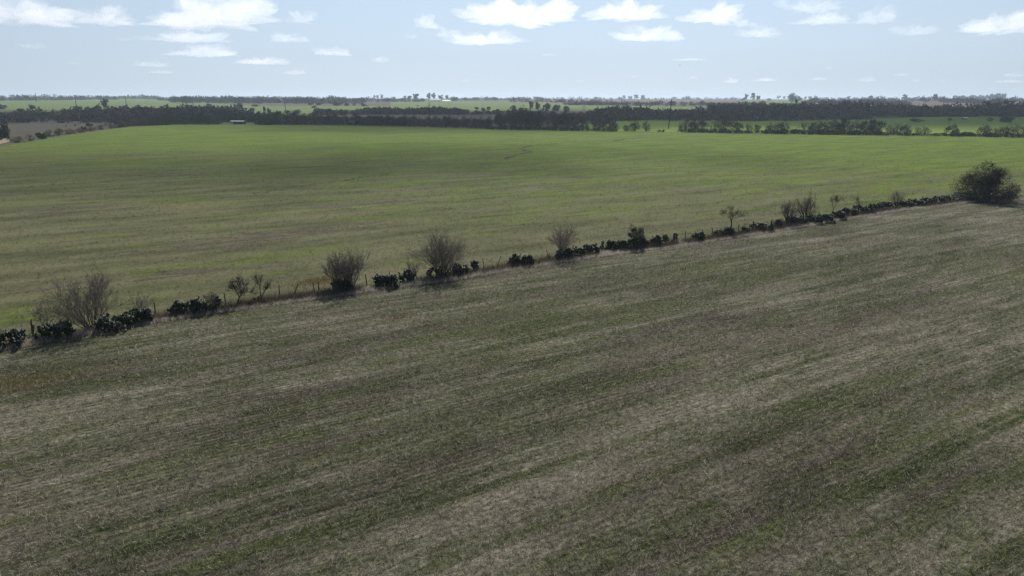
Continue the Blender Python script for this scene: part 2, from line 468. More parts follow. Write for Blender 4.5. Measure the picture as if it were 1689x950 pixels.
patch('meadow', [(955, 216.5), (1060, 217.5), (1300, 221.5), (1500, 224), (1689, 227), (1830, 229)], [(955, 200), (1120, 197), (1300, 200), (1440, 197), (1560, 192), (1830, 192)], M_mead, 0.10, 60, 20)
patch('pale_meadow', [(590, 193), (720, 193), (850, 193)], [(590, 189.5), (720, 189), (850, 188.5)], M_brownp, 0.25, 24, 6)
patch('distant_field', [(-60, 182), (200, 183), (340, 185)], [(-60, 166), (100, 166), (200, 161.8), (262, 163.8), (340, 168)], M_dgreen, 0.4, 40, 30)
patch('distant_field', [(344, 188), (500, 188), (640, 184)], [(344, 170), (430, 175.5), (640, 175.2)], M_dgreen, 0.4, 40, 24)
patch('distant_field', [(644, 181), (800, 183), (960, 184)], [(644, 168.5), (760, 167), (960, 169.5)], M_dgreen, 0.4, 40, 24)
patch('distant_field', [(966, 184), (1060, 185), (1160, 184)], [(966, 174), (1060, 175.5), (1160, 177)], M_dgreen, 0.4, 30, 16)
patch('ploughed_field', [(850, 169), (1050, 170), (1225, 172)], [(850, 163.6), (1050, 164), (1225, 164.6)], M_dbrown, 0.5, 40, 20)
patch('distant_field', [(1230, 174), (1350, 175), (1500, 175)], [(1230, 164.6), (1350, 164.9), (1500, 165.2)], M_dgreen, 0.5, 40, 20)
patch('ploughed_field', [(1470, 178.5), (1600, 181), (1720, 182)], [(1530, 169.3), (1610, 170), (1720, 174)], M_dbrown, 0.6, 40, 20)
patch('distant_field', [(1560, 168), (1640, 168.5), (1740, 169)], [(1560, 165.2), (1640, 165.4), (1740, 165.7)], M_dgreen, 0.8, 30, 10)
def strip(name, pts, w, mat, off):
    P = np.array([G(*p)[:2] for p in pts])
    d = np.gradient(P, axis=0); d /= np.linalg.norm(d, axis=1, keepdims=True)
    nrm = np.stack([-d[:, 1], d[:, 0]], -1)
    rng = np.random.default_rng(len(pts))
    n = (len(P) - 1) * 8 + 1
    s = np.linspace(0, len(P) - 1, n)
    pi = np.stack([np.interp(s, range(len(P)), P[:, k]) for k in (0, 1)], -1)
    ni = np.stack([np.interp(s, range(len(P)), nrm[:, k]) for k in (0, 1)], -1)
    jit = rng.normal(0, 0.5, (n, 1)); ww = w * rng.uniform(0.15, 1.2, (n, 1))
    a = pi + ni * (jit + ww / 2); b = pi + ni * (jit - ww / 2)
    v = np.concatenate([np.concatenate([a, hgt(a[:, 0], a[:, 1])[:, None] + off], 1), np.concatenate([b, hgt(b[:, 0], b[:, 1])[:, None] + off], 1)])
    i = np.arange(n - 1)
    f = np.stack([i, i + 1, n + i + 1, n + i], -1)[:, ::-1]
    return tag(mesh_np(name, v, f, mat), kind='structure')
strip('furrow', [(800, 248.5), (825, 247), (858, 245), (879, 239), (911, 237.5), (937, 235), (983, 233.7), (1010, 233), (1034, 229), (1070, 226)], 2.0, M_furrow, 0.05)
strip('furrow', [(862, 247), (868, 249.5), (878, 250), (830, 262)], 2.0, M_furrow, 0.055)
strip('furrow', [(420, 320), (470, 311), (520, 304), (560, 299), (610, 291), (650, 285)], 0.8, M_furrow, 0.06)

# ------------------------------------------------------------------ clouds (the air above the haze)
def cloud_mat(name, dens):
    m, t_, o_ = new_mat(name)
    v_ = N(t_, 'ShaderNodeVolumePrincipled')
    setin(v_, Color=(0.90, 0.905, 0.92, 1), Density=dens, Anisotropy=0.6)
    t_.links.new(v_.outputs[0], o_.inputs['Volume'])
    return m
m_cl, m_cl2, m_cl3 = cloud_mat('cloud_vapour', 0.0020), cloud_mat('thin_cloud_vapour', 0.0010), cloud_mat('faint_cloud_vapour', 0.0006)
_ico = {}
def ico(sub):
    if sub not in _ico:
        import bmesh
        bm = bmesh.new(); bmesh.ops.create_icosphere(bm, subdivisions=sub, radius=1.0)
        _ico[sub] = (np.array([x.co[:] for x in bm.verts]), np.array([[q.index for q in x.verts] for x in bm.faces])); bm.free()
    return _ico[sub]
def cloud_mesh(seed, hw, hd, hh, sub, rough=0.8):
    v, f = ico(sub)
    n = np.array([noise.fractal(Vector((q[0] * hw / hh * .5 + seed * 7.1, q[1] * hd / hh * .5 + seed * 3.3, q[2] * .6)) * 1.7, 0.6, 2.15, 6) for q in v])
    ax = np.array([hw, hd, hh])
    lump = np.array([min(hw, 1.7 * hh), min(hd, 1.7 * hh), hh])
    big = np.array([noise.noise(Vector((q[0] * 1.6 + seed * 3.7, q[1] * 1.6, q[2] * .5 + seed))) for q in v])
    p = v * (ax * (1 + 0.45 * big)[:, None] + lump * (rough * n)[:, None])
    p[:, 2] = np.where(p[:, 2] < 0, p[:, 2] * 0.28, p[:, 2])
    return p, f
# centre x, base y, width, height in the photograph, what it looks like
CLOUDS = [
 (52, 31, 128, 30, 'broad white cumulus at the top left corner of the sky'),
 (170, 36, 76, 24, 'small tapering cloud just right of the top left corner cloud'),
 (345, 35, 172, 42, 'largest cumulus, grey hollow in its base, upper left of the sky'),
 (497, 33, 38, 18, 'thin ragged cloud right of the largest cumulus'),
 (318, 66, 122, 14, 'long flat cloud below the largest cumulus, upper of a pair'),
 (336, 90, 110, 14, 'long flat cloud below the largest cumulus, lower of a pair'),
 (475, 67, 60, 12, 'small wispy cloud right of the upper long flat cloud'),
 (53, 78, 38, 7, 'small lone cloud low at the far left of the sky'),
 (550, 89, 64, 11, 'slim bright cloud left of the little lone puff'),
 (432, 104, 84, 9, 'flat streak of cloud below the long flat pair, to their right'),
 (250, 108, 62, 7, 'thin cloud streak under the left end of the long flat pair'),
 (265, 120, 44, 4, 'lowest faint streak under the left long flat clouds'),
 (488, 121, 38, 7, 'little bright double puff low right of the flat streak'),
 (205, 66, 26, 5, 'faint small scrap left of the upper long flat cloud'),
 (240, 65, 26, 7, 'dim little scrap touching the upper long flat cloud'),
 (120, 105, 22, 5, 'faint little puff low on the left of the sky'),
 (852, 32, 172, 34, 'big bright cumulus at the top centre of the sky'),
 (1030, 27, 122, 24, 'bright lens shaped cumulus right of the top centre cumulus'),
 (708, 43, 36, 20, 'ragged tuft trailing off above the boomerang shaped cloud'),
 (735, 58, 40, 14, 'thin neck of cloud joining the ragged tuft to the boomerang'),
 (795, 69, 124, 18, 'boomerang shaped bright cloud below the top centre cumulus'),
 (678, 62, 24, 8, 'tiny puff left of the boomerang shaped cloud'),
 (1070, 63, 122, 18, 'long double humped cloud below the lens shaped cumulus'),
 (628, 101, 27, 9, 'little lone bright puff low in the centre left sky'),
 (905, 91, 34, 3, 'faint thin streak low in the middle of the sky'),
 (768, 134, 16, 4, 'tiny bright speck of cloud above the farm grove'),
 (1045, 127, 16, 3, 'tiny speck of cloud above the paired tree groves'),
 (955, 134, 20, 2, 'faintest short streak low in the middle of the sky'),
 (1180, 32, 70, 26, 'leaning bright cumulus right of the lens shaped cumulus'),
 (1225, 41, 46, 11, 'small cloud tucked under the leaning bright cumulus'),
 (1255, 58, 70, 13, 'flat cloud below the small tucked cloud, right of centre'),
 (1345, 15, 72, 20, 'bright cloud cut by the top edge, right of centre'),
 (1290, 9, 22, 12, 'small tuft cut by the top edge beside the bright one'),
 (1358, 36, 96, 15, 'wide ragged cloud below the one cut by the top edge'),
 (1445, 34, 56, 17, 'rounded cloud right of the wide ragged cloud'),
 (1510, 54, 58, 12, 'flat thin cloud between the rounded one and the right edge'),
 (1655, 48, 100, 26, 'big slanting cloud cut by the right edge of the sky'),
 (1205, 135, 26, 8, 'small dome shaped cloud close over the horizon'),
 (1143, 129, 18, 4, 'tiny cloud left of the small dome over the horizon'),
 (1262, 133, 40, 5, 'thin arched cloud right of the small dome over the horizon'),
 (1367, 114, 14, 4, 'tiny lone speck of cloud in the right half of the sky'),
 (1430, 133, 26, 6, 'low pointed cloud over the right half of the horizon'),
 (1487, 124, 24, 4, 'short bright streak over the right part of the horizon'),
 (1350, 131, 30, 3, 'faint pair of streaks left of the low pointed cloud'),
 (1510, 134, 14, 3, 'tiny streak under the short bright streak'),
 (1553, 135, 14, 3, 'tiny streak left of the two low streaks at the right edge'),
 (1672, 125, 30, 4, 'upper of two low streaks at the right edge'),
 (1665, 135, 42, 3, 'lower of two low streaks at the right edge'),
 (1135, 99, 60, 3, 'long hairline streak beside the flying bird'),
]
m_sh = cloud_mat('shade_cloud_vapour', 0.006)
CLOUD_Z = 900.0
def add_cloud(i, P, hw, hd, hh, sub, label, rough=0.8, mat=None):
    p, f = cloud_mesh(i, hw, hd, hh, sub, rough)
    o = mesh_np('cloud', p, f, mat or m_cl)
    o.location = [float(c) for c in P]
    tag(o, label, 'cloud', 'fair weather clouds')
for i, (cx, by, w, h, lab) in enumerate(CLOUDS):
    d = ray(cx, by)
    t = (CLOUD_Z - CAM_H) / d[2]
    sc_ = t / F_
    add_cloud(i, np.array([0, 0, CAM_H]) + d * t, w * sc_ / 2 * 0.86, max(w * sc_ * 0.27, h * sc_), h * sc_ * 0.70, 5 if w > 55 else (4 if w > 25 else 3), lab, 0.85, m_cl if h > 20 else (m_cl2 if h > 8 else m_cl3))
# unseen clouds above the picture, placed and sized to shade parts of the land
def shade_cloud(i, px, py, hw, hd, hh, lab):
    g = G(px, py)
    t = (CLOUD_Z - g[2]) / sdir[2]
    add_cloud(i, g + np.array(sdir) * t, hw, hd, hh, 4, lab, 0.45, m_sh)
shade_cloud(201, 1440, 190.5, 560, 225, 190, 'unseen cloud casting shade on the right of the valley wood')
shade_cloud(202, 690, 208, 150, 50, 90, 'unseen cloud casting shade on the middle of the far hedge')
shade_cloud(203, 740, 250, 60, 62, 40, 'small unseen cloud casting shade on the middle of the green field')
shade_cloud(204, 200, 192, 180, 120, 70, 'unseen cloud casting shade on the left of the valley wood')
shade_cloud(205, 200, 285, 120, 44, 28, 'thin unseen cloud casting shade on the left half of the green field')

shade_cloud(206, 400, 264, 130, 46, 18, 'unseen cloud casting shade on the far left of the green field')
shade_cloud(207, 1200, 256, 26, 20, 26, 'small unseen cloud casting shade on the right of the green field')

# ------------------------------------------------------------------ grass
def blades(name, x, y, z, length, width, lean, mat, rng, k=1):
    """one bent triangle strip per blade: x, y, z roots"""
    n = len(x)
    az = rng.uniform(0, 2 * math.pi, n)
    wz = rng.uniform(0, 2 * math.pi, n)
    out = np.stack([np.cos(az), np.sin(az)], -1) * (np.sin(lean) * length)[:, None]
    hgt_ = np.cos(lean) * length
    wd = np.stack([np.cos(wz), np.sin(wz)], -1) * (width / 2)[:, None]
    v = np.zeros((n, 3, 3))
    v[:, 0, 0] = x - wd[:, 0]; v[:, 0, 1] = y - wd[:, 1]; v[:, 0, 2] = z
    v[:, 1, 0] = x + wd[:, 0]; v[:, 1, 1] = y + wd[:, 1]; v[:, 1, 2] = z
    v[:, 2, 0] = x + out[:, 0]; v[:, 2, 1] = y + out[:, 1]; v[:, 2, 2] = z + hgt_
    f = np.arange(n * 3).reshape(n, 3)
    return tag(mesh_np(name, v.reshape(-1, 3), f, mat), kind='stuff')
rng = np.random.default_rng(7)
def scatter(n, r0, r1, a0, a1):
    r = np.exp(rng.uniform(math.log(r0), math.log(r1), n)); a = rng.uniform(a0, a1, n)
    return r * np.sin(a), r * np.cos(a), r
def crop(name, n, r0, r1, mat, near):
    kb = 8 if near else 5                            # blades to a tuft
    x, y, r = scatter(n // kb, r0, r1, -0.80, 0.80)
    n = (n // kb) * kb
    u = x * ud[0] + y * ud[1]; v = x * vd[0] + y * vd[1]
    row = 0.38                                       # drilled in rows
    v = np.round(v / row) * row + rng.normal(0, 0.07, len(v))
    u, v, r, vig = (np.repeat(q, kb) for q in (u, v, r, rng.uniform(0.45, 1.35, len(v))))
    sp = 0.045 * np.sqrt(r / 22)
    u = u + rng.normal(0, 1, n) * sp * 1.5; v = v + rng.normal(0, 1, n) * sp
    x = u * ud[0] + v * vd[0]; y = u * ud[1] + v * vd[1]
    keep = (v < fence_v(u) - 0.3) if near else (v > fence_v(u) + 0.5)
    keep &= rng.random(n) > np.clip((r - r1 * 0.35) / (r1 * 0.65), 0, 1)
    x, y, r, vig = x[keep], y[keep], r[keep], vig[keep]
    L = rng.uniform(0.12, 0.34, len(x)) * (1 + r / 260) * vig
    Wd = rng.uniform(0.008, 0.022, len(x)) * (r / 26) ** 0.55
    lean = rng.uniform(0.35, 1.45, len(x))
    o = blades(name, x, y, hgt(x, y) + 0.02, L, Wd, lean, mat, rng)
    tag(o, 'short dull green crop mixed with pale straw in the near field' if near else 'bright green young crop beyond the cactus fence', 'crop')
crop('crop', 1000000, 17, 200, M_blade_n, True)
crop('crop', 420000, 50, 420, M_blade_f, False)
# rank dry grass along the fence foot
def fence_grass(n, mat, lo, hi, lab, us=None, hmin=0.18, hmax=0.5, clump=9):
    if us is None:
        c = rng.uniform(fu[0], fu[-1], n // clump)
        us = np.repeat(c, clump) + rng.normal(0, 0.10, (n // clump) * clump)
        cv = np.repeat(rng.uniform(lo, hi, n // clump), clump) + rng.normal(0, 0.08, len(us))
    P = us[:, None] * ud + (fence_v(us) + cv)[:, None] * vd
    dens = 0.55 + 0.5 * np.sin(us * 0.21 + 1.3) * np.sin(us * 0.083)
    L = rng.uniform(hmin, hmax, len(us)) * (0.6 + 0.6 * dens)
    o = blades('dry_grass', P[:, 0], P[:, 1], hgt(P[:, 0], P[:, 1]) + 0.02, L, rng.uniform(0.012, 0.035, len(us)), rng.uniform(0.1, 1.2, len(us)), mat, rng)
    tag(o, lab, 'grass')
fence_grass(210000, M_dry, -1.5, 0.3, 'grey matted dead grass along the foot of the cactus fence')
def weeds(n):
    us = np.repeat(rng.uniform(fu[0], fu[-1], n // 7), 7)
    k = 0.35 + 0.65 * (np.sin(us * 0.33) * np.sin(us * 0.127 + 2) > -0.5)
    us = us + rng.normal(0, 0.14, len(us)); cv = np.repeat(rng.normal(-0.15, 0.42, n // 7), 7)[:len(us)] + rng.normal(0, 0.1, len(us))
    P = us[:, None] * ud + (fence_v(us) + cv)[:, None] * vd
    o = blades('dead_weeds', P[:, 0], P[:, 1], hgt(P[:, 0], P[:, 1]), rng.uniform(0.3, 0.95, len(us)) * k, rng.uniform(0.015, 0.04, len(us)), rng.uniform(0.05, 0.8, len(us)), M_weed, rng)
    tag(o, 'dark brown dead weed stalks standing between the prickly pears', 'weeds')
weeds(90000)
def rust_patch(px, py, ru, rv, n):
    g = G(px, py)
    a = rng.normal(0, 1, (n, 2))
    P = g[:2] + a[:, :1] * ru * ud + a[:, 1:] * rv * vd
    return P
P = np.concatenate([rust_patch(527, 464, 1.6, 0.9, 2200), rust_patch(30, 636, 2.6, 1.0, 2200), rust_patch(660, 524, 0.9, 0.4, 500)])
tag(blades('rusty_grass', P[:, 0], P[:, 1], hgt(P[:, 0], P[:, 1]) + 0.02, rng.uniform(0.1, 0.3, len(P)), rng.uniform(0.02, 0.04, len(P)), rng.uniform(0.2, 1.2, len(P)), M_rust, rng),
    'rust coloured patches of dead weeds in the crop', 'grass')

# ------------------------------------------------------------------ plants
def sticks(seed, h, w, stems, levels=4, kids=(3, 4), lean=0.5, trunk=0.0, r0=0.05, curl=0.25, up=0.25, ang=(0.35, 0.8), short=(0.45, 0.72)):
    """bare branching plant: lists of segments (p0, p1, r0, r1, level)"""
    rg = random.Random(seed)
    S = []
    def grow(p, d, L, r, lev):
        n = 3 if lev < levels else 2
        for i in range(n):
            d = (d + Vector((rg.gauss(0, curl), rg.gauss(0, curl), rg.gauss(0, curl) * .6 + up * 0.35))).normalized()
            q = p + d * (L / n)
            rr = r * (1 - 0.24 * (i + 1) / n * 2)
            S.append((p[:], q[:], r, max(rr, 0.0025), lev))
            if lev < levels and (i > 0 or lev > 0 or trunk == 0):
                for _ in range(rg.randint(*kids) if i == n - 1 else rg.randint(1, 2)):
                    ax = Vector((rg.gauss(0, 1), rg.gauss(0, 1), rg.gauss(0, 1))).normalized()
                    nd = (d + ax * rg.uniform(*ang)).normalized()
                    grow(q, nd, L * rg.uniform(*short), max(rr * 0.62, 0.003), lev + 1)
            p, r = q, rr
    for s in range(stems):
        a = rg.uniform(0, 2 * math.pi)
        l = lean * math.sqrt(rg.random())
        d = Vector((math.cos(a) * l, math.sin(a) * l, 1)).normalized()
        b = Vector((math.cos(a) * 0.22 * l * w / 2, math.sin(a) * 0.22 * l * w / 2, -0.05))
        grow(b, d, h * (0.55 if trunk == 0 else trunk) * rg.uniform(0.8, 1.1), r0 * rg.uniform(0.7, 1.1), 0)
    return S
def fit(S, h, w):
    """scale to the wanted height and width"""
    P0 = np.array([s[0] for s in S]); P1 = np.array([s[1] for s in S])
    z = np.percentile(P1[:, 2], 99.5); x = np.percentile(np.abs(P1[:, :2]), 97)
    k = np.array([w / 2 / x, w / 2 / x, h / z])
    return P0 * k, P1 * k, np.array([s[2] for s in S]), np.array([s[3] for s in S]), np.array([s[4] for s in S])
def bare_plant(name, label, cat, loc, seed, h, w, stems, mat_b, mat_t, group=None, rz=0.0, thick=1.0, parts=('stem', 'twigs'), **kw):
    e = empty(name, loc, rz)
    tag(e, label, cat, group)
    p0, p1, a, b, lv = fit(sticks(seed, h, w, stems, **kw), h, w)
    m = lv <= 1
    v, f = tubes(p0[m], p1[m], a[m] * thick, b[m] * thick, 5)
    tag(mesh_np(parts[0], v, f, mat_b, e), kind='stuff' if kw.get('levels') == 2 else None)
    m = ~m
    v, f = tubes(p0[m], p1[m], np.maximum(a[m] * thick, 0.0075), np.maximum(b[m] * thick, 0.0045), 3)
    tag(mesh_np(parts[1], v, f, mat_t, e), kind='stuff' if kw.get('levels') == 2 else None)
    return e
def pads_vf(seed, w, h, n, depth=None):
    """prickly pear: flat oval pads growing from the rims of other pads"""
    rg = np.random.default_rng(seed)
    depth = depth or w * 0.7
    parts = []
    k = 8
    ring = np.array([[math.sin(2 * math.pi * i / k), 0, -math.cos(2 * math.pi * i / k)] for i in range(k)])
    todo = []
    for _ in range(max(4, n // 9)):
        x, y = rg.uniform(-w / 2, w / 2) * 0.92, rg.uniform(-depth / 2, depth / 2) * 0.9
        todo.append((np.array([x, y, -0.03]), rg.normal(0, 0.25, 2)))
    count = 0
    while todo and count < n:
        base, tl = todo.pop(0)
        ph, pw = rg.uniform(0.27, 0.45), rg.uniform(0.20, 0.33)
        az = rg.uniform(0, math.pi)
        upv = np.array([tl[0], tl[1], 1.0]); upv /= np.linalg.norm(upv)
        sd = np.array([math.cos(az), math.sin(az), 0]); sd -= upv * (sd @ upv); sd /= np.linalg.norm(sd)
        nr = np.cross(upv, sd)
        c = base + upv * ph * 0.48
        prof = ring.copy()
        vv = [c + sd * q[0] * pw / 2 * (1.0 + 0.15 * q[2]) + upv * q[2] * ph / 2 for q in prof]
        vv += [c + nr * 0.03 + upv * 0.02, c - nr * 0.03 + upv * 0.02]
        ff = [(i, (i + 1) % k, k) for i in range(k)] + [((i + 1) % k, i, k + 1) for i in range(k)]
        parts.append((np.array(vv), np.array(ff)))
        count += 1
        rel = math.sqrt((c[0] / (w / 2 + 0.05)) ** 2 + (c[1] / (depth / 2 + 0.05)) ** 2)
        top = h * (1 - 0.7 * rel ** 2.0) * rg.uniform(0.65, 1.08)
        if c[2] + ph * 0.4 < top:
            for _ in range(rg.integers(1, 4)):
                an = rg.uniform(-1.0, 1.0)
                nb = c + upv * math.cos(an) * ph / 2 + sd * math.sin(an) * pw / 2
                lean_ = tl * 0.6 + rg.normal(0, 0.35, 2) + sd[:2] * math.sin(an) * 0.5
                todo.append((nb - upv * 0.02, lean_))
    return join_vf(parts)
def cactus(px, py, wpx, hpx, label, seed):
    g = G(px, py); k = mpp(g)
    w, h = wpx * k * 1.12, hpx * k * 1.22
    w, h = (w * 1.2, h * 1.35) if px > 1380 else (w, h)
    e = empty('prickly_pear', g + np.array([0, 0.25, 0]), rng.uniform(-0.3, 0.3))
    tag(e, label, 'cactus', 'prickly pears along the fence')
    n = int(min(260, max(14, 80 * w * h)))
    v, f = pads_vf(seed, w, h, n)
    low = v[:, 2][f].min(axis=1) < 0.28
    def sub(name, m):
        idx, inv = np.unique(f[m], return_inverse=True)
        tag(mesh_np(name, v[idx], inv.reshape(-1, 3), M_pad, e), kind='stuff')
    sub('stem_pads', low)
    if (~low).any(): sub('pads', ~low)
    return e
# ---- prickly pears: x, base y, width, height in the photograph
CACTI = [
 (16, 571, 60, 40, 'large prickly pear clump cut by the left edge of the photo'),
 (88, 558, 50, 28, 'low prickly pear left of the biggest bare shrub at the left'),
 (186, 545, 58, 38, 'large prickly pear growing against the right of the leftmost big bare shrub'),
 (229, 533, 42, 20, 'low spreading prickly pear left of the post at the left of the fence'),
 (298, 521, 28, 29, 'tall prickly pear with a shiny pad, left of an arching one'),
 (327, 519, 26, 27, 'arching prickly pear just right of the tall shiny one'),
 (357, 514, 15, 18, 'small prickly pear left of the two trunked thorn tree'),
 (424, 500, 9, 12, 'tiny prickly pear at the foot of the little forked thorn tree'),
 (563, 481, 28, 27, 'upright prickly pear between the twin bare shrubs'),
 (630, 474, 24, 22, 'rounded prickly pear, left of a low pair right of the twin shrubs'),
 (649, 475, 22, 17, 'lower prickly pear, right of a pair beyond the twin shrubs'),
 (670, 466, 22, 21, 'narrow prickly pear under a wispy shrub left of the tall broom shrub'),
 (722, 459, 40, 13, 'low prickly pear in the foot of the tall broom shaped shrub'),
 (758, 456, 22, 24, 'rounded prickly pear on the right of the tall broom shaped shrub'),
 (779, 449, 18, 13, 'low prickly pear second to the right of the broom shaped shrub'),
 (848, 440, 18, 20, 'left of two prickly pears standing midway along the fence'),
 (871, 439, 20, 21, 'right of two prickly pears standing midway along the fence'),
 (923, 430, 14, 12, 'small prickly pear at the foot of the pale bare shrub'),
 (937, 428, 16, 14, 'prickly pear hugging the right foot of the pale bare shrub'),
 (954, 425, 18, 19, 'second prickly pear right of the pale bare shrub'),
 (975, 420, 25, 18, 'dome shaped prickly pear, third right of the pale bare shrub'),
 (993, 409, 8, 8, 'tiny prickly pear right of the dome shaped one'),
 (1008, 414, 18, 14, 'prickly pear at the left end of the row under the leafy shrub'),
 (1027, 413, 20, 19, 'peaked prickly pear left of the dark leafy shrub'),
 (1045, 411, 20, 15, 'prickly pear under the dark leafy shrub'),
 (1063, 409, 14, 14, 'prickly pear right under the dark leafy shrub'),
 (1082, 406, 18, 18, 'knobbly prickly pear at the right end of the leafy shrub row'),
 (1112, 399, 13, 9, 'small prickly pear alone between posts right of the leafy shrub'),
 (1152, 398, 17, 18, 'upright oval prickly pear alone among fence posts'),
 (1187, 392, 22, 9, 'low prickly pear left of the forked thorn tree foot'),
 (1199, 390, 20, 16, 'prickly pear at the foot of the big forked thorn tree'),
 (1228, 386, 14, 9, 'low prickly pear right of the big forked thorn tree'),
 (1239, 383, 10, 9, 'very small prickly pear before the wide low mound'),
 (1257, 381, 34, 19, 'wide mound of prickly pear between forked tree and bushy trees'),
 (1290, 374, 18, 8, 'low prickly pear left of the two bushy thorn trees'),
 (1315, 371, 30, 15, 'dark prickly pear below the two bushy thorn trees'),
 (1342, 369, 26, 19, 'left part of a prickly pear bank with a bright pad'),
 (1362, 367, 26, 18, 'right part of a prickly pear bank under the leaning thorn tree'),
 (1384, 362, 16, 12, 'small prickly pear right of the leaning thorn tree'),
 (1401, 356, 18, 12, 'knobbly prickly pear left of the twiggy snag'),
 (1423, 352, 24, 15, 'rounded prickly pear at the foot of the twiggy snag'),
 (1446, 348, 20, 11, 'low prickly pear between twiggy snag and pale thorn shrub'),
 (1464, 345, 17, 13, 'prickly pear left of the pale thorn shrub'),
 (1492, 342, 22, 12, 'first prickly pear of the unbroken bank right of the pale thorn shrub'),
 (1511, 340, 22, 12, 'second prickly pear of the unbroken bank toward the round bush'),
 (1531, 338, 22, 14, 'middle prickly pear of the unbroken bank toward the round bush'),
 (1551, 336, 22, 15, 'fourth prickly pear of the unbroken bank toward the round bush'),
 (1571, 334, 24, 17, 'fifth, taller prickly pear of the bank toward the round bush'),
 (1592, 333, 22, 17, 'prickly pear touching the left skirt of the big round bush'),
]
for i, c in enumerate(CACTI):
    cactus(*c[:5], 300 + i)
def near_plant(name, label, cat, px, py, wpx, hpx, seed, stems, mb, mt, dy=0.45, **kw):
    g = G(px, py); k = mpp(g)
    return bare_plant(name, label, cat, g + np.array([0, dy, 0]), seed, hpx * k * 1.05, wpx * k, stems, mb, mt, **kw)
GB = 'bare shrubs along the fence'
near_plant('bare_shrub', 'biggest bare grey shrub, fanned wide, near the left end of the fence', 'shrub', 146, 546, 96, 92, 51, 17, M_bark, M_twig, group=GB, levels=3, lean=0.9, kids=(2, 4), up=0.3, ang=(0.25, 0.7), curl=0.20, short=(0.42, 0.78))
near_plant('bare_shrub', 'thin faint bare shrub by a dead stump near the left edge', 'shrub', 70, 548, 42, 50, 12, 4, M_bark, M_twig, group=GB, levels=3, lean=0.7)
near_plant('bare_shrub', 'wispy bare shrub above the low prickly pear right of the biggest shrub', 'shrub', 228, 530, 40, 48, 13, 5, M_bark, M_twig, group=GB, levels=3, lean=0.6, kids=(1, 2), ang=(0.25, 0.7), curl=0.20, short=(0.42, 0.78))
near_plant('bare_shrub', 'wispy dry shrub in front of the arching prickly pear', 'shrub', 343, 516, 34, 28, 14, 5, M_bark, M_twig, group=GB, levels=3, lean=0.9)
near_plant('bare_shrub', 'left of the twin bare shrubs, rounded head leaning left', 'shrub', 553, 479, 46, 56, 15, 7, M_darkbark, M_twig, group=GB, levels=3, lean=0.6, kids=(3, 4), ang=(0.25, 0.55))
near_plant('bare_shrub', 'right of the twin bare shrubs, pale upright broom of stems', 'shrub', 578, 478, 54, 62, 16, 17, M_bark, M_twig, group=GB, levels=3, lean=0.5, kids=(2, 3), ang=(0.25, 0.7), curl=0.20, short=(0.42, 0.78))
near_plant('bare_shrub', 'wispy pale shrub above the narrow prickly pear', 'shrub', 678, 465, 26, 38, 17, 5, M_bark, M_twig, group=GB, levels=3, lean=0.4, kids=(1, 2), ang=(0.25, 0.7), curl=0.20, short=(0.42, 0.78))
near_plant('bare_shrub', 'tall dense broom shaped bare shrub, largest at the middle left', 'shrub', 728, 459, 74, 74, 18, 26, M_darkbark, M_twig, group=GB, levels=3, lean=0.6, kids=(2, 3), ang=(0.25, 0.7), curl=0.20, short=(0.42, 0.78))
near_plant('bare_shrub', 'pale open bare shrub at the middle of the fence', 'shrub', 926, 426, 50, 51, 59, 11, M_bark, M_twig, group=GB, levels=3, lean=0.6, kids=(2, 4), ang=(0.25, 0.7), curl=0.20, short=(0.42, 0.78))
near_plant('bare_shrub', 'low dry sprigs right of the two midway prickly pears', 'shrub', 902, 431, 24, 11, 20, 6, M_darkbark, M_twigd, group=GB, levels=2, lean=0.9)
near_plant('bare_shrub', 'low dry shrub between leafy shrub and lone small prickly pear', 'shrub', 1098, 402, 14, 14, 21, 7, M_darkbark, M_twigd, group=GB, levels=3, lean=0.7)
near_plant('bare_shrub', 'low dry scrub left of the two bushy thorn trees', 'shrub', 1284, 377, 30, 15, 22, 9, M_darkbark, M_twigd, group=GB, levels=3, lean=1.0)
near_plant('bare_shrub', 'pale thorn shrub on the bank right of the twiggy snag', 'shrub', 1479, 341, 24, 24, 23, 7, M_bark, M_twig, group=GB, levels=3, lean=0.6)
GT = 'small thorn trees along the fence'
near_plant('thorn_tree', 'two trunked thorn tree with a dark lopsided head', 'tree', 388, 505, 52, 46, 31, 2, M_darkbark, M_twigd, group=GT, levels=4, lean=0.35, trunk=0.35, r0=0.09, parts=('trunk', 'crown'))
near_plant('thorn_tree', 'little forked thorn tree beside a tiny prickly pear', 'tree', 428, 496, 34, 44, 32, 2, M_darkbark, M_twigd, group=GT, levels=3, lean=0.3, trunk=0.45, r0=0.07, parts=('trunk', 'crown'))
near_plant('thorn_tree', 'big forked thorn tree, bare Y standing above the fence', 'tree', 1206, 384, 36, 43, 36, 1, M_darkbark, M_twigm, group=GT, levels=4, lean=0.15, trunk=0.4, r0=0.15, parts=('trunk', 'crown'))
near_plant('thorn_tree', 'left of the two bushy thorn trees, rounded and lower', 'tree', 1303, 371, 32, 38, 34, 8, M_darkbark, M_twig, group=GT, levels=3, kids=(3, 4), lean=0.8, trunk=0.0, r0=0.10, parts=('trunk', 'crown'))
near_plant('thorn_tree', 'right of the two bushy thorn trees, taller with ragged top', 'tree', 1332, 364, 38, 45, 35, 9, M_darkbark, M_twig, group=GT, levels=3, kids=(3, 4), lean=0.8, trunk=0.0, r0=0.12, parts=('trunk', 'crown'))
near_plant('thorn_tree', 'leaning thorn tree with flat grey head above the prickly pear bank', 'tree', 1375, 357, 30, 33, 40, 1, M_darkbark, M_twig, group=GT, levels=4, lean=0.3, trunk=0.45, r0=0.11, parts=('trunk', 'crown'))
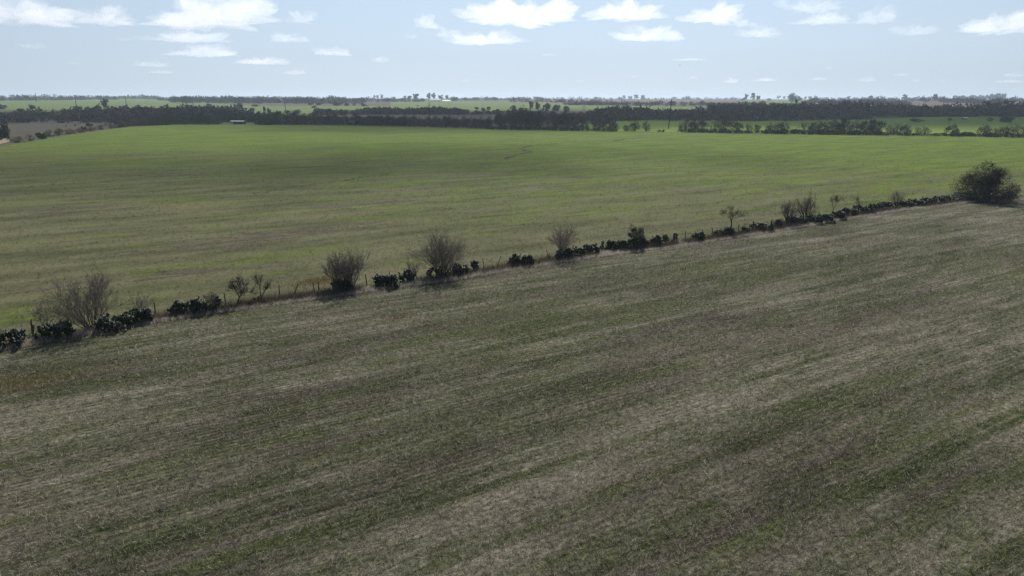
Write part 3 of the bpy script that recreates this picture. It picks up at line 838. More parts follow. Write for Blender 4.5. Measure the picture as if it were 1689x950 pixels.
near_plant('thorn_tree', 'twiggy snag standing on the cactus bank left of the pale thorn shrub', 'tree', 1413, 349, 24, 26, 37, 2, M_darkbark, M_twigm, group=GT, levels=3, lean=0.4, trunk=0.4, r0=0.08, parts=('trunk', 'crown'))

# leafy plants: many small leaf faces through the crown's volume
def leaf_faces(rg, centres, size, squash=0.6, tri=True):
    n = len(centres)
    a = rg.normal(0, 1, (n, 3)); a /= np.linalg.norm(a, axis=1, keepdims=True)
    b = rg.normal(0, 1, (n, 3)); b -= a * (a * b).sum(1, keepdims=True); b /= np.linalg.norm(b, axis=1, keepdims=True)
    s = (size * rg.uniform(0.6, 1.4, n))[:, None]
    v = np.stack([centres - b * s * 0.5 * squash, centres + b * s * 0.5 * squash, centres + a * s], 1)
    return v.reshape(-1, 3), np.arange(n * 3).reshape(n, 3)
def crown_points(rg, n, w, d, z0, z1, clumps, spread=0.30, shell=0.5):
    """points in clumps that together fill an uneven crown between z0 and z1"""
    C = rg.normal(0, 1, (clumps, 3)); C /= np.linalg.norm(C, axis=1, keepdims=True)
    C *= rg.uniform(shell, 1.0, (clumps, 1)) ** 0.6
    zc, zr = (z0 + z1) / 2, (z1 - z0) / 2
    C = C * np.array([w / 2, d / 2, zr]) * 0.80
    r = rg.uniform(0.5, 1.2, clumps)
    k = rg.integers(0, clumps, n)
    q = rg.normal(0, 1, (n, 3)); q /= np.linalg.norm(q, axis=1, keepdims=True); q *= rg.uniform(0.2, 1, (n, 1)) ** 0.5
    P = C[k] + q * (r[k] * spread)[:, None] * np.array([w / 2, d / 2, zr * 0.9])
    P[:, 2] += zc
    return P[P[:, 2] > 0.05]
def limbs(rg, pts, base_z, n, r0, top_frac=0.6):
    """trunk and limbs reaching out into the crown"""
    p0, p1, a, b = [], [], [], []
    zc = base_z
    for i in range(n):
        q = pts[rg.integers(len(pts))]
        f0 = np.array([rg.normal(0, r0), rg.normal(0, r0), zc * rg.uniform(0.4, 1.0)])
        p0.append(f0); p1.append(f0 + (q - f0) * 0.5 + np.array([0, 0, 0.1])); a.append(r0 * 0.55); b.append(r0 * 0.3)
        p0.append(p1[-1]); p1.append(q); a.append(r0 * 0.3); b.append(r0 * 0.08)
    p0.append(np.array([0, 0, -0.3])); p1.append(np.array([0, 0, zc])); a.append(r0 * 1.2); b.append(r0 * 0.6)
    return tubes(np.array(p0), np.array(p1), np.array(a), np.array(b), 4)

# dark leafy shrub in the fence row, and the big round bush at the right
def leafy(name, label, cat, px, py, wpx, hpx, seed, mat, n, size, clumps, mb=M_darkbark, z0=0.0, squash=0.5, **kw):
    rg = np.random.default_rng(seed)
    g = G(px, py); k = mpp(g); w, h = wpx * k, hpx * k * 1.03
    e = empty(name, g + np.array([0, w * 0.25, 0]))
    tag(e, label, cat)
    P = crown_points(rg, n, w, w * 0.8, h * z0, h, clumps, **kw)
    v, f = leaf_faces(rg, P, size, squash)
    v2, f2 = limbs(rg, P, h * max(z0, 0.12), 14, 0.09)
    mesh_np('trunk', v2, f2, mb, e)
    mesh_np('crown', v, f, mat, e)
    return e
leafy('leafy_shrub', 'dark leafy upright shrub rising from a row of prickly pears', 'shrub', 1050, 411, 30, 40, 41, M_ever, 2400, 0.15, 18, z0=0.12, spread=0.36)
def round_bush():
    rg = np.random.default_rng(5)
    g = G(1636, 334); k = mpp(g)
    e = empty('round_bush', g + np.array([0, 2.2, 0]))
    tag(e, 'big dark rounded thorny bush at the right end of the cactus fence', 'bush')
    w, h = 122 * k, 66 * k
    P1 = crown_points(rg, 22000, w * 0.96, w * 0.75, -h * 0.75, h * 0.93, 80, 0.30, 0.45)
    P2 = crown_points(rg, 7000, w * 0.62, w * 0.5, h * 0.2, h * 1.02, 24, 0.34, 0.4)
    P3 = crown_points(rg, 6000, w * 1.08, w * 0.75, -h * 0.4, h * 0.45, 40, 0.20, 0.6)
    P = np.concatenate([P1, P2, P3])
    v, f = leaf_faces(rg, P, 0.34, 0.2)
    v2, f2 = limbs(rg, P, 0.5, 60, 0.10)
    # long bare twigs poking out past the crown
    m = rg.choice(len(P), 900)
    q = P[m]; o = q - np.array([0, 0, h * 0.2]); o /= np.linalg.norm(o, axis=1, keepdims=True)
    tv, tf = tubes(q, q + o * rg.uniform(0.3, 0.8, (900, 1)) + rg.normal(0, 0.12, (900, 3)), np.full(900, 0.010), np.full(900, 0.004), 3)
    mesh_np('trunk', v2, f2, M_darkbark, e)
    mesh_np('crown', v, f, M_bush, e)
    mesh_np('twigs', tv, tf, M_twigd, e)
round_bush()

# ------------------------------------------------------------------ wire fence
def build_fence():
    posts = [(6, 0), (54, 15), (113, 8), (257, 0), (330, 0), (372, 0), (461, 3), (484, 28), (519, -6), (526, 0), (605, -4), (643, 0), (687, -6), (743, 0), (799, -10), (820, 20), (858, 0), (905, -14),
             (945, 0), (992, 0), (1047, 0), (1075, 0), (1096, 5), (1130, 0), (1161, -15), (1176, -12), (1218, 0), (1230, -14), (1272, 0), (1310, 0), (1350, 0), (1392, 0), (1436, 0), (1480, 0), (1520, 0), (1560, 0), (1610, 0), (1660, 0), (1700, 0)]
    X = np.array([p[0] for p in FENCE_PX]); Y = np.array([p[1] for p in FENCE_PX])
    root = G(257, np.interp(257, X, Y))
    e = empty('wire_fence', root)
    tag(e, 'old wire fence of leaning wooden posts running through the prickly pears', 'fence')
    rg = np.random.default_rng(3)
    tops = []
    for px, ln in posts:
        g = G(px, np.interp(px, X, Y) - 5)
        h = rg.uniform(1.02, 1.25); r = rg.uniform(0.045, 0.07)
        ln = math.radians(ln)
        n = 7
        an = np.linspace(0, 2 * math.pi, n, endpoint=False)
        rings = []
        for zf, rf in ((-0.15, 1.1), (0.4, 1.0), (0.75, 0.92), (1.0, 0.85)):
            c = np.array([zf * h * math.sin(ln) + rg.normal(0, 0.01), rg.normal(0, 0.01), zf * h])
            rings.append(c + np.stack([np.cos(an), np.sin(an), 0 * an], -1) * r * rf * rg.uniform(0.85, 1.15, (n, 1)))
        v = np.concatenate(rings + [rings[-1].mean(0, keepdims=True) + [[0, 0, 0.01]]])
        v = v + (g - root)
        f = [(k * n + i, k * n + (i + 1) % n, (k + 1) * n + (i + 1) % n, (k + 1) * n + i) for k in range(3) for i in range(n)]
        f += [(3 * n + i, 3 * n + (i + 1) % n, 4 * n, 4 * n) for i in range(n)]
        me = bpy.data.meshes.new('post'); me.from_pydata(v.tolist(), [], [tuple(dict.fromkeys(q)) for q in f]); me.materials.append(M_post)
        link('post', me, e)
        tops.append((g - root, h, ln))
    for wz in (0.35, 0.6, 0.85, 1.0):
        P = np.array([t[0] + np.array([math.sin(t[2]) * wz, -0.06, wz * t[1] * 0.95]) for t in tops])
        v, f = tubes(P[:-1], P[1:], np.full(len(P) - 1, 0.0025), np.full(len(P) - 1, 0.0025), 3)
        mesh_np('wire', v, f, M_wire, e)
build_fence()
def stump():
    g = G(54, 549)
    e = [(np.array([0, 0, -0.1]), np.array([0.03, 0, 0.5]), 0.10, 0.08), (np.array([0.03, 0, 0.5]), np.array([0.0, 0.02, 0.85]), 0.08, 0.06), (np.array([0, 0.02, 0.85]), np.array([0.1, 0.02, 1.15]), 0.06, 0.025)]
    v, f = tubes(*[np.array([q[i] for q in e]) for i in range(4)], k=7)
    o = mesh_np('dead_stump', v, f, M_darkbark); o.location = [float(c) for c in g]
    tag(o, 'dark curved dead stump between the two leftmost prickly pears', 'stump')
stump()

# ------------------------------------------------------------------ trees farther off: a few of each kind, copied
def proto_tree(seed, kind):
    """unit tree: about 1 high, 1 wide; returns (trunk mesh, crown mesh)"""
    rg = np.random.default_rng(seed)
    if kind == 'hedge':
        P = crown_points(rg, 1500, 1.0, 0.9, -0.30, 1.0, 24, 0.36, 0.35); s, sq, mat, bz, nl, r0 = 0.085, 0.26, M_hedge, 0.10, 16, 0.03
    elif kind == 'red':
        P = crown_points(rg, 1500, 1.0, 0.9, -0.45, 1.0, 24, 0.38, 0.35); s, sq, mat, bz, nl, r0 = 0.085, 0.22, M_hedger, 0.14, 16, 0.028
    elif kind == 'grey':
        P = crown_points(rg, 1000, 1.0, 0.9, -0.35, 1.0, 22, 0.36, 0.4); s, sq, mat, bz, nl, r0 = 0.085, 0.2, M_hedgeg, 0.12, 16, 0.028
    elif kind == 'ever':
        P = crown_points(rg, 1100, 1.0, 0.9, -0.15, 1.0, 14, 0.42, 0.4); s, sq, mat, bz, nl, r0 = 0.10, 0.7, M_ever, 0.25, 9, 0.04
    elif kind == 'euc':
        P = np.concatenate([crown_points(rg, 330, 0.8, 0.8, 0.42, 1.0, 9, 0.32, 0.5), crown_points(rg, 130, 0.9, 0.8, 0.22, 0.6, 6, 0.24, 0.6)]); s, sq, mat, bz, nl, r0 = 0.13, 0.8, M_euc, 0.45, 9, 0.035
    elif kind == 'bush':
        P = crown_points(rg, 420, 1.0, 0.9, -0.25, 1.0, 12, 0.36, 0.4); s, sq, mat, bz, nl, r0 = 0.14, 0.6, M_ever, 0.1, 6, 0.04
    elif kind == 'far':
        P = crown_points(rg, 200, 1.0, 0.9, -0.1, 1.0, 9, 0.36, 0.4); s, sq, mat, bz, nl, r0 = 0.2, 0.75, M_ever, 0.2, 5, 0.04
    v, f = leaf_faces(rg, P, s, sq)
    v2, f2 = limbs(rg, P, bz, nl, r0)
    if kind == 'euc':
        v3, f3 = tubes([[0, 0, -0.05]], [[0.01, 0, 0.55]], [0.022], [0.012], 5); v2, f2 = join_vf([(v2, f2), (v3, f3)])
    c = mesh_np('crown', v, f, mat); t = mesh_np('trunk', v2, f2, M_darkbark)
    mc, mt = c.data, t.data
    bpy.data.objects.remove(c); bpy.data.objects.remove(t)
    return mt, mc
PROTO = {k: [proto_tree(hash_ + 17 * i, k) for i in range(n)] for k, n, hash_ in (('hedge', 7, 1000), ('red', 3, 2000), ('grey', 4, 3000), ('ever', 4, 4000), ('euc', 5, 5000), ('bush', 4, 6000), ('far', 5, 7000))}
trg = random.Random(77)
def tree(name, kind, px, py, wpx, hpx, label, group=None, cat='tree', back=0.0):
    g = G(px, py); k = mpp(g)
    if back:
        d = g[:2] / np.linalg.norm(g[:2]); g = np.array([*(g[:2] + d * back), 0.0]); g[2] = hgt(g[0], g[1]); k = mpp(g)
    mt, mc = trg.choice(PROTO[kind])
    e = empty(name, g, trg.uniform(0, 6.28))
    e.scale = (wpx * k, wpx * k, hpx * k)
    tag(e, label, cat, group)
    link('trunk', mt, e); link('crown', mc, e)
    return e
HX = np.array([p[0] for p in HEDGE_PX], float); HY = np.array([p[1] for p in HEDGE_PX], float)
def hy(x): return float(np.interp(x, HX, HY))
# unbroken left part of the far hedge: two rows, each tree told by its place between landmarks
ORD = ['first', 'second', 'third', 'fourth', 'fifth', 'sixth', 'seventh', 'eighth', 'ninth', 'tenth', 'eleventh', 'twelfth', 'thirteenth', 'fourteenth', 'fifteenth', 'sixteenth', 'seventeenth', 'eighteenth', 'nineteenth', 'twentieth']
MARKS = [(190, 'the left end of the far hedge'), (393, 'the white roofed shed'), (471, 'the boxed crossarm pole'), (708, 'the tall crossarm pole'), (822, 'the tall dark hedge clump')]
ROWS = {'front': [], 'back': []}
x = 196.0
while x < 812:
    kind = 'hedge' if trg.random() < (0.35 if 262 < x < 465 else 0.8) else ('ever' if 262 < x < 465 else 'red')
    sh = 366 < x < 420                                # the shed stands in front here
    ROWS['front'].append((kind, x, hy(x) - (4.6 if sh else 0.6), trg.uniform(15, 27), trg.uniform(12, 18) if x < 560 else trg.uniform(15, 22)))
    if trg.random() < 0.75:
        ROWS['back'].append(('ever' if 262 < x < 465 else 'hedge', x + 4, hy(x) - (5.0 if 360 < x < 420 else 2.0), trg.uniform(16, 24), trg.uniform(14, 23) if x < 520 else trg.uniform(14, 20)))
    x += trg.uniform(7, 11)
LOOK = {'hedge': 'dark leafless', 'ever': 'blackish evergreen', 'red': 'brownish leafless'}
for row, L_ in ROWS.items():
    for k_, px, py, w, h in L_:
        mx_, mn = min(MARKS, key=lambda m: abs(m[0] - px))
        side = 'right' if px >= mx_ else 'left'
        between = [q for q in L_ if (q[1] >= mx_) == (px >= mx_) and abs(q[1] - mx_) <= abs(px - mx_)]
        tree('hedge_tree', k_, px, py, w, h, f'{LOOK[k_]} {row} row hedge tree, {ORD[len(between) - 1]} {side} of {mn}', 'trees of the unbroken far hedge')
# the rest of the far hedge, where single crowns can be told apart
HT = [
 ('hedge', 826, 213.6, 24, 26, 'dark bare hedge tree, first of the tall clump right of centre'),
 ('hedge', 843, 213.8, 24, 27, 'second tree of the tall dark hedge clump right of centre'),
 ('hedge', 860, 214, 26, 30, 'third tree of the tall dark hedge clump right of centre'),
 ('hedge', 876, 214.2, 26, 32, 'tallest rounded tree of the dark hedge clump right of centre'),
 ('hedge', 890, 214.2, 20, 26, 'last tree of the tall dark hedge clump, sloping to a gap'),
 ('grey', 904, 214, 12, 16, 'low thin hedge tree in the gap between two dark clumps'),
 ('hedge', 918, 215, 26, 26, 'left big tree of the second dark hedge clump'),
 ('hedge', 935, 215.3, 26, 27, 'right big tree of the second dark hedge clump'),
 ('grey', 949, 215.2, 14, 19, 'thin hedge tree at the right of the second dark clump'),
 ('hedge', 962, 216, 18, 20, 'small hedge tree with a clear trunk left of the first bright gap'),
 ('hedge', 988, 216.4, 20, 19, 'left hedge tree of a pair with meadow showing below them'),
 ('hedge', 1007, 216.6, 24, 21, 'right and wider hedge tree of the pair above the meadow'),
 ('hedge', 1033, 217, 10, 10, 'smallest of three little bare trees left of the nearest pole'),
 ('hedge', 1047, 217, 16, 15, 'middle of three little bare trees left of the nearest pole'),
 ('grey', 1065, 217.2, 15, 16, 'right of three little bare trees left of the nearest pole'),
 ('red', 1130, 218.2, 25, 21, 'reddish brown rounded tree, first right of the nearest pole'),
 ('hedge', 1143, 218.4, 14, 18, 'slim dark tree joining the reddish tree and its dark neighbour'),
 ('hedge', 1157, 218.6, 24, 18, 'dark rounded tree, right neighbour of the reddish brown tree'),
 ('grey', 1179, 219.2, 20, 17, 'grey green tree left of the broad dark hedge tree'),
 ('hedge', 1196, 219.6, 28, 21, 'broad dark hedge tree, middle of the cluster right of the pole'),
 ('hedge', 1216, 219.8, 22, 18, 'dull hedge tree between the broad dark one and the tan one'),
 ('red', 1234, 220, 16, 14, 'tan low shrub before a bright meadow gap'),
 ('hedge', 1249, 220.4, 12, 14, 'small spreading tree left of the round tree in the bright gap'),
 ('hedge', 1269, 220.8, 13, 15, 'small round dark tree standing alone in the bright gap'),
 ('hedge', 1289, 221, 24, 18, 'oval dark tree right of the small round one in the gap'),
 ('hedge', 1309, 221, 12, 8, 'low dark shrub between the oval tree and the grey one'),
 ('grey', 1325, 221.4, 22, 17, 'thin grey brown tree left of the long tree row'),
 ('hedge', 1341, 221.6, 18, 21, 'dark column of a tree at the left of the long tree row'),
 ('hedge', 1357, 222, 22, 22, 'second tree of the long row with trunks showing'),
 ('hedge', 1373, 222, 22, 23, 'third tree of the long row with trunks showing'),
 ('hedge', 1391, 222.2, 26, 28, 'tallest dark tree in the middle of the long row'),
 ('red', 1410, 222.4, 22, 21, 'brownish tree right of the tallest one in the long row'),
 ('hedge', 1428, 222.6, 26, 25, 'left of two broad dark trees ending the long row'),
 ('hedge', 1445, 222.8, 28, 24, 'right of two broad dark trees ending the long row'),
 ('red', 1468, 223, 16, 15, 'thin brown shrub right of the long tree row'),
 ('red', 1480, 223.4, 22, 17, 'brown bushy tree, left of a pair beyond the long row'),
 ('hedge', 1493, 223.6, 20, 17, 'darker bushy tree, right of a pair beyond the long row'),
 ('grey', 1512, 223.8, 14, 12, 'sparse little shrub left of the low twiggy one'),
 ('grey', 1524, 224, 20, 14, 'low twiggy shrub left of the bright meadow window'),
 ('hedge', 1549, 224.2, 20, 4.5, 'flat low bush below the bright meadow window'),
 ('hedge', 1569, 224.8, 23, 19, 'round dark tree between two bright meadow windows'),
 ('ever', 1584, 225, 10, 6, 'low dark bush right beside the round dark tree'),
 ('ever', 1596, 225.2, 13, 7, 'domed low bush below the second bright meadow window'),
 ('red', 1607, 225.4, 12, 5, 'pale brown low bush below the second bright meadow window'),
 ('hedge', 1622, 225.8, 22, 17, 'squat dark tree right of the second bright meadow window'),
 ('red', 1641, 226, 16, 14, 'thin reddish sapling left of the last dark trees'),
 ('hedge', 1659, 226.4, 22, 17, 'dark tree, left of two at the right end of the hedge'),
 ('red', 1678, 226.8, 26, 19, 'brown dark tree at the right edge of the far hedge'),
]
for k_, px, py, w, h, lab in HT:
    tree('hedge_tree', k_, px, py - 0.4, w * 1.28, h * 1.2, lab, 'trees of the far hedge')
for px, py, w, h, lab in [(1087, 217.5, 8, 4, 'left of two tiny bushes at the foot of the nearest pole'), (1094, 217.8, 7, 5, 'right of two tiny bushes at the foot of the nearest pole')]:
    tree('low_bush', 'bush', px, py, w, h, lab, 'tiny bushes near the pole', 'bush')
# bushes along the track at the left
LB = [
 ('ever', 2, 231, 28, 40, 'dark tree cut by the left edge, beside the dirt track', 'roadside_tree', 'tree'),
 ('red', 31, 235, 30, 11, 'first brown bush right of the dirt track', 'track_bush', 'bush'),
 ('grey', 50, 233, 18, 12, 'pale straggly bush between the track and the dark green bush', 'track_bush', 'bush'),
 ('ever', 68, 229.5, 17, 13, 'dark green bush in the brown hedge near the left edge', 'track_bush', 'bush'),
 ('grey', 82, 226, 20, 13, 'grey green bush right of the dark green bush', 'track_bush', 'bush'),
 ('red', 98, 223.5, 24, 14, 'tall brown bush in the middle of the left hedge', 'track_bush', 'bush'),
 ('red', 116, 221.5, 20, 11, 'brown bush right of the tall brown one', 'track_bush', 'bush'),
 ('red', 132, 219, 20, 9, 'low brown bush below the dark round shrub', 'track_bush', 'bush'),
 ('ever', 138, 214, 10, 7, 'dark round shrub at the back of the left hedge', 'track_bush', 'bush'),
 ('red', 150, 216.5, 20, 9, 'brown bush where the left hedge starts to climb', 'track_bush', 'bush'),
 ('red', 166, 214, 20, 10, 'reddish bush under the lone bright shrub', 'track_bush', 'bush'),
 ('red', 182, 212, 22, 11, 'last but one brown bush of the left hedge', 'track_bush', 'bush'),
 ('red', 200, 210, 24, 13, 'last brown bush where the left hedge meets the wood', 'track_bush', 'bush'),
 ('ever', 148, 208.5, 12, 6, 'flat dark bush in the dry pasture at the left', 'track_bush', 'bush'),
 ('bush', 109, 209, 3.5, 3, 'left of two small black bushes in the dry pasture', 'track_bush', 'bush'),
 ('bush', 124, 208.5, 5, 3.5, 'right of two small black bushes in the dry pasture', 'track_bush', 'bush'),
]
for k_, px, py, w, h, lab, nm, cat in LB:
    tree(nm, k_, px, py, w, h, lab, None if cat == 'tree' else 'bushes along the left edge of the field', cat)

# ---- single trees and shrubs beyond
FT = [
 ('ever', 4, 180.5, 20, 10, 'round shrub on the pale slope at the left edge'),
 ('ever', 53, 180, 12, 8, 'flat crowned lone tree on the pale slope at the left'),
 ('ever', 35, 186, 16, 8, 'dome topped tree at the top of the left wood'),
 ('ever', 106, 186, 10, 8, 'small round tree poking above the left wood'),
 ('ever', 128, 181, 15, 7.5, 'wind bent tree leaning left at the wood edge'),
 ('ever', 160, 185, 16, 9, 'dome topped tree left of the tall double crowned one'),
 ('euc', 175, 183, 15, 19, 'tall tree with two stacked crowns above the left wood'),
 ('ever', 204, 184, 18, 10, 'broad grey tree right of the tall double crowned one'),
 ('ever', 226, 186, 14, 8, 'small dome of a tree left of the dark wood'),
 ('ever', 268, 186, 20, 10, 'dark domed tree at the crest of the dark wood'),
 ('euc', 308, 183, 5, 8, 'left of three pointed dark treetops'),
 ('euc', 314, 183, 4, 7, 'middle of three pointed dark treetops'),
 ('euc', 320, 184, 5, 8, 'right of three pointed dark treetops'),
 ('ever', 345, 179.3, 11, 9, 'round lone shrub on the pale slope right of the dark wood'),
 ('ever', 375, 186, 14, 10, 'leaning bushy tree above the white roofed shed'),
 ('ever', 392, 177, 16, 7.5, 'wide dark shrub on the upper slope'),
 ('ever', 416, 187, 11, 10, 'round tree left of a slim pair'),
 ('ever', 427, 188, 7, 5, 'small bush left of the slim pair'),
 ('euc', 437, 187, 7, 11, 'left of a slim pair of trees'),
 ('ever', 444, 187, 7, 9, 'right of a slim pair of trees'),
 ('ever', 420, 176, 12, 4.5, 'low shrub under the distant wood line'),
 ('ever', 460, 188, 9, 6, 'small tree left of the pole with crossarm'),
 ('ever', 474, 188.5, 14, 7, 'dark rounded bush at the foot of the pole with crossarm'),
 ('ever', 491, 188, 15, 8, 'spreading tree right of the pole with crossarm'),
 ('ever', 513, 173.5, 10, 5.5, 'left of two dark shrubs on the ridge field'),
 ('ever', 525, 173.5, 10, 5, 'right of two dark shrubs on the ridge field'),
 ('ever', 556, 174.5, 16, 7, 'widest dark shrub of the ridge field row'),
 ('ever', 572, 174.6, 10, 6, 'round dark shrub right of the widest one'),
 ('bush', 584, 174.4, 6, 3.5, 'smallest shrub in the ridge field row'),
 ('ever', 600, 176, 9, 7, 'last dark round shrub of the ridge field row'),
 ('bush', 689, 175.6, 4, 2.5, 'tiny lone tree on the farm field'),
 ('ever', 786, 181, 8, 5, 'lone round tree right of the crossarm pole by the farm field'),
 ('ever', 797, 184, 9, 7, 'left tree of a pair near the farm field edge'),
 ('ever', 806, 181.5, 8, 6, 'right tree of a pair near the farm field edge'),
 ('ever', 788, 188, 12, 7, 'spreading tree in front of the farm field pair'),
 ('ever', 804, 188.5, 12, 7, 'second spreading tree in front of the farm field pair'),
 ('ever', 818, 188, 14, 9, 'third spreading tree in front, right of the farm field pair'),
 ('ever', 846, 181.5, 11, 8.5, 'round lone tree in the green strip right of centre'),
 ('ever', 859, 184, 12, 7, 'low dark tree right of the round lone one'),
 ('euc', 876, 183, 11, 16, 'feathery palm like tree left in the central thicket'),
 ('euc', 887, 184, 12, 15, 'feathery tree in the middle of the central thicket'),
 ('ever', 901, 184, 15, 15, 'dense dark tree of the central thicket'),
 ('ever', 918, 183, 18, 11, 'dark pointed tree right in the central thicket'),
 ('ever', 934, 185, 11, 11, 'grey tree closing the central thicket on the right'),
 ('ever', 1041, 186, 12, 7, 'left bush on the edge of the middle strip'),
 ('ever', 1057, 184.5, 10, 8, 'pointed tree on the edge of the middle strip'),
 ('ever', 1071, 186, 8, 6, 'small tree right of the pointed one'),
 ('ever', 982, 182, 6, 4, 'little round tree at the left end of the middle strip'),
 ('ever', 1393, 194, 16, 12, 'dark emergent tree in the right part of the valley wood'),
 ('ever', 1566, 199, 7, 5, 'small dark tree alone in the shaded meadow'),
 ('ever', 1512, 201, 26, 6, 'low dark thicket in the shaded meadow'),
 ('ever', 1632, 200, 12, 7, 'left bush of the shaded meadow beyond the last hedge trees'),
 ('ever', 1660, 202, 24, 10, 'dark thicket in the shaded meadow at the right edge'),
]
for k_, px, py, w, h, lab in FT:
    tree('valley_tree', k_, px, py, w, h, lab, 'single trees beyond the far hedge', 'tree')
SK = [
 ('euc', 618, 163.5, 5, 7, 'left tree of the small bluish grove left of the farm'),
 ('euc', 623, 163.5, 6, 7, 'middle tree of the small bluish grove left of the farm'),
 ('euc', 630, 163.8, 6, 9, 'pointed right tree of the small bluish grove left of the farm'),
 ('far', 648, 164, 12, 4.5, 'low dome of trees between bluish grove and farm'),
 ('far', 661, 165.5, 9, 4, 'low tree at the left of the farm grove'),
 ('euc', 668, 166, 6, 8, 'slim first tree of the farm grove'),
 ('euc', 675, 166, 11, 8, 'spreading second tree of the farm grove'),
 ('euc', 686, 166.5, 12, 13, 'tallest tree of the farm grove left of the barn'),
 ('far', 698, 166.5, 8, 5, 'small tree just left of the long barn'),
 ('euc', 707, 165.6, 10, 12, 'tall tree behind the left end of the long barn'),
 ('euc', 715, 165.4, 10, 12, 'tall tree behind the right end of the long barn'),
 ('euc', 727, 165.8, 11, 10, 'open crowned tree behind the low white shed'),
 ('euc', 737, 165.8, 9, 9, 'rounded tree right behind the low white shed'),
 ('far', 750, 166.8, 14, 7.5, 'dark low tree at the right end of the farm grove'),
 ('far', 597, 164, 5, 4, 'faint lone tree on the skyline left of the bluish grove'),
 ('euc', 1029, 164, 9, 7, 'first tree of the double grove on the skyline left of the nearest pole'),
 ('euc', 1039, 164.3, 9, 6, 'second, lower tree of the double grove on the skyline'),
 ('euc', 1050, 164.2, 11, 8, 'third, broad tree of the double grove on the skyline'),
 ('euc', 1060, 164.2, 9, 8, 'last tree of the double grove on the skyline'),
 ('far', 1112, 164.2, 11, 4.5, 'faint dome tree on the skyline just right of the nearest pole'),
 ('far', 1153, 164.2, 5, 3.5, 'tiny dark tree on the skyline right of the faint dome'),
 ('euc', 1231, 166, 8, 12, 'left tree of the dark skyline trio'),
 ('euc', 1241, 166.5, 10, 13, 'middle, tallest tree of the dark skyline trio'),
 ('euc', 1250, 166.8, 9, 10, 'right, pointed tree of the dark skyline trio'),
 ('far', 1224, 166, 10, 4, 'low trees at the left foot of the skyline trio'),
 ('far', 1268, 166, 10, 4, 'low clump right of the skyline trio'),
 ('euc', 1284, 164.6, 8, 7, 'first of two blue trees left of the big round skyline tree'),
 ('euc', 1293, 164.6, 9, 6, 'second of two blue trees left of the big round skyline tree'),
 ('ever', 1308, 167.4, 18, 14, 'big round dark tree, boldest on the right skyline'),
 ('far', 1318, 166.6, 9, 8, 'side crown right of the big round skyline tree'),
 ('euc', 1328, 164.8, 6, 6, 'first of three blue trees right of the big round one'),
 ('euc', 1336, 164.8, 8, 6.5, 'second of three blue trees right of the big round one'),
 ('euc', 1344, 164.8, 7, 7.5, 'third of three blue trees right of the big round one'),
 ('euc', 1400, 165, 5, 7.5, 'lone slim tree on the right skyline'),
 ('far', 1398, 167.2, 5, 3, 'small bush under the lone slim skyline tree'),
 ('far', 1391, 167.2, 5, 3, 'tiny bush left under the lone slim skyline tree'),
 ('far', 1428, 165.4, 8, 3.5, 'low left shoulder of the tent shaped skyline tree'),
 ('euc', 1437, 165.8, 9, 8, 'tent shaped tree on the right skyline'),
 ('far', 1452, 165.6, 10, 4.5, 'low clump right of the tent shaped skyline tree'),
 ('far', 1476, 166, 12, 4.5, 'low clump left of the conical skyline tree'),
 ('euc', 1491, 166.4, 12, 10.5, 'broad conical tree on the right skyline'),
 ('far', 1504, 166, 9, 4.5, 'low tree right of the broad conical one'),
 ('ever', 1526, 168.6, 19, 8.5, 'wide dark tree clump left of the big forked skyline tree'),
 ('euc', 1541, 167.5, 11, 12, 'big forked tree on the skyline left of the long grove'),
 ('far', 1555, 166.5, 9, 4.5, 'low tree left of the long blue grove'),
]
for k_, px, py, w, h, lab in SK:
    tree('skyline_tree', k_, px, py, w, h, lab, 'trees on the skyline', 'tree')
for i in range(17):
    tree('skyline_tree', 'euc', 1573 + i * 3.6, 165.5, 6.5, trg.uniform(7, 9), f'{ORD[i]} tree from the left in the long even blue grove', 'trees of the long blue grove')
for i in range(8):
    tree('skyline_tree', 'euc', 1634 + i * 3.1, 165.7, 7, trg.uniform(10, 12), f'{ORD[i]} tree from the left in the taller block of the blue grove', 'trees of the taller block of the grove')
for i in range(8):
    tree('skyline_tree', 'far', 1660 + i * 3.6, 165.8, 6, trg.uniform(3.5, 5.5), f'{ORD[i]} small tree after the taller block of the blue grove', 'small trees at the end of the grove')

# ---- woods that read as one mass
def wood(label, zones, seed, hpx=(6, 10), mat=M_wood, name='valley_wood'):
    rg = np.random.default_rng(seed)
    V = []
    for (x0, x1, ta, tb, ba, bb, n, hr) in zones:        # near and far edge as lines in the photograph
        for _ in range(n):
            s = rg.random(); q = rg.random()
            px = x0 + (x1 - x0) * s
            py = (ta + (tb - ta) * s) * (1 - q) + (ba + (bb - ba) * s) * q
            g = G(px, py)
            h = rg.uniform(*hr) * (0.95 + 0.75 * noise.noise(Vector((g[0] * 0.016, g[1] * 0.008, seed)))) * (1.35 if name == 'valley_wood' and rg.random() < 0.08 else 1.0); w = h * rg.uniform(0.9, 1.7)
            m = 46
            C = rg.normal(0, 1, (m, 3)); C /= np.linalg.norm(C, axis=1, keepdims=True); C *= rg.uniform(0.35, 1, (m, 1)) ** 0.5
            C = C * np.array([w / 2, w / 2, h * 0.55]) + np.array([0, 0, h * 0.5])
            v, f = leaf_faces(rg, C, h * 0.26, 0.75)
            V.append(v + g)
    v = np.concatenate(V)
    o = mesh_np(name, v, np.arange(len(v)).reshape(-1, 3), mat)
    tag(o, label, 'wood', kind='stuff')
wood('dark leafless wood filling the valley on the left', [(-60, 220, 192, 192, 202.5, 203, 480, (3.2, 6)), (120, 225, 190, 189, 200, 202, 140, (5, 7)), (205, 400, 189, 189.5, 201, 201, 330, (4.5, 7.5))], 61)
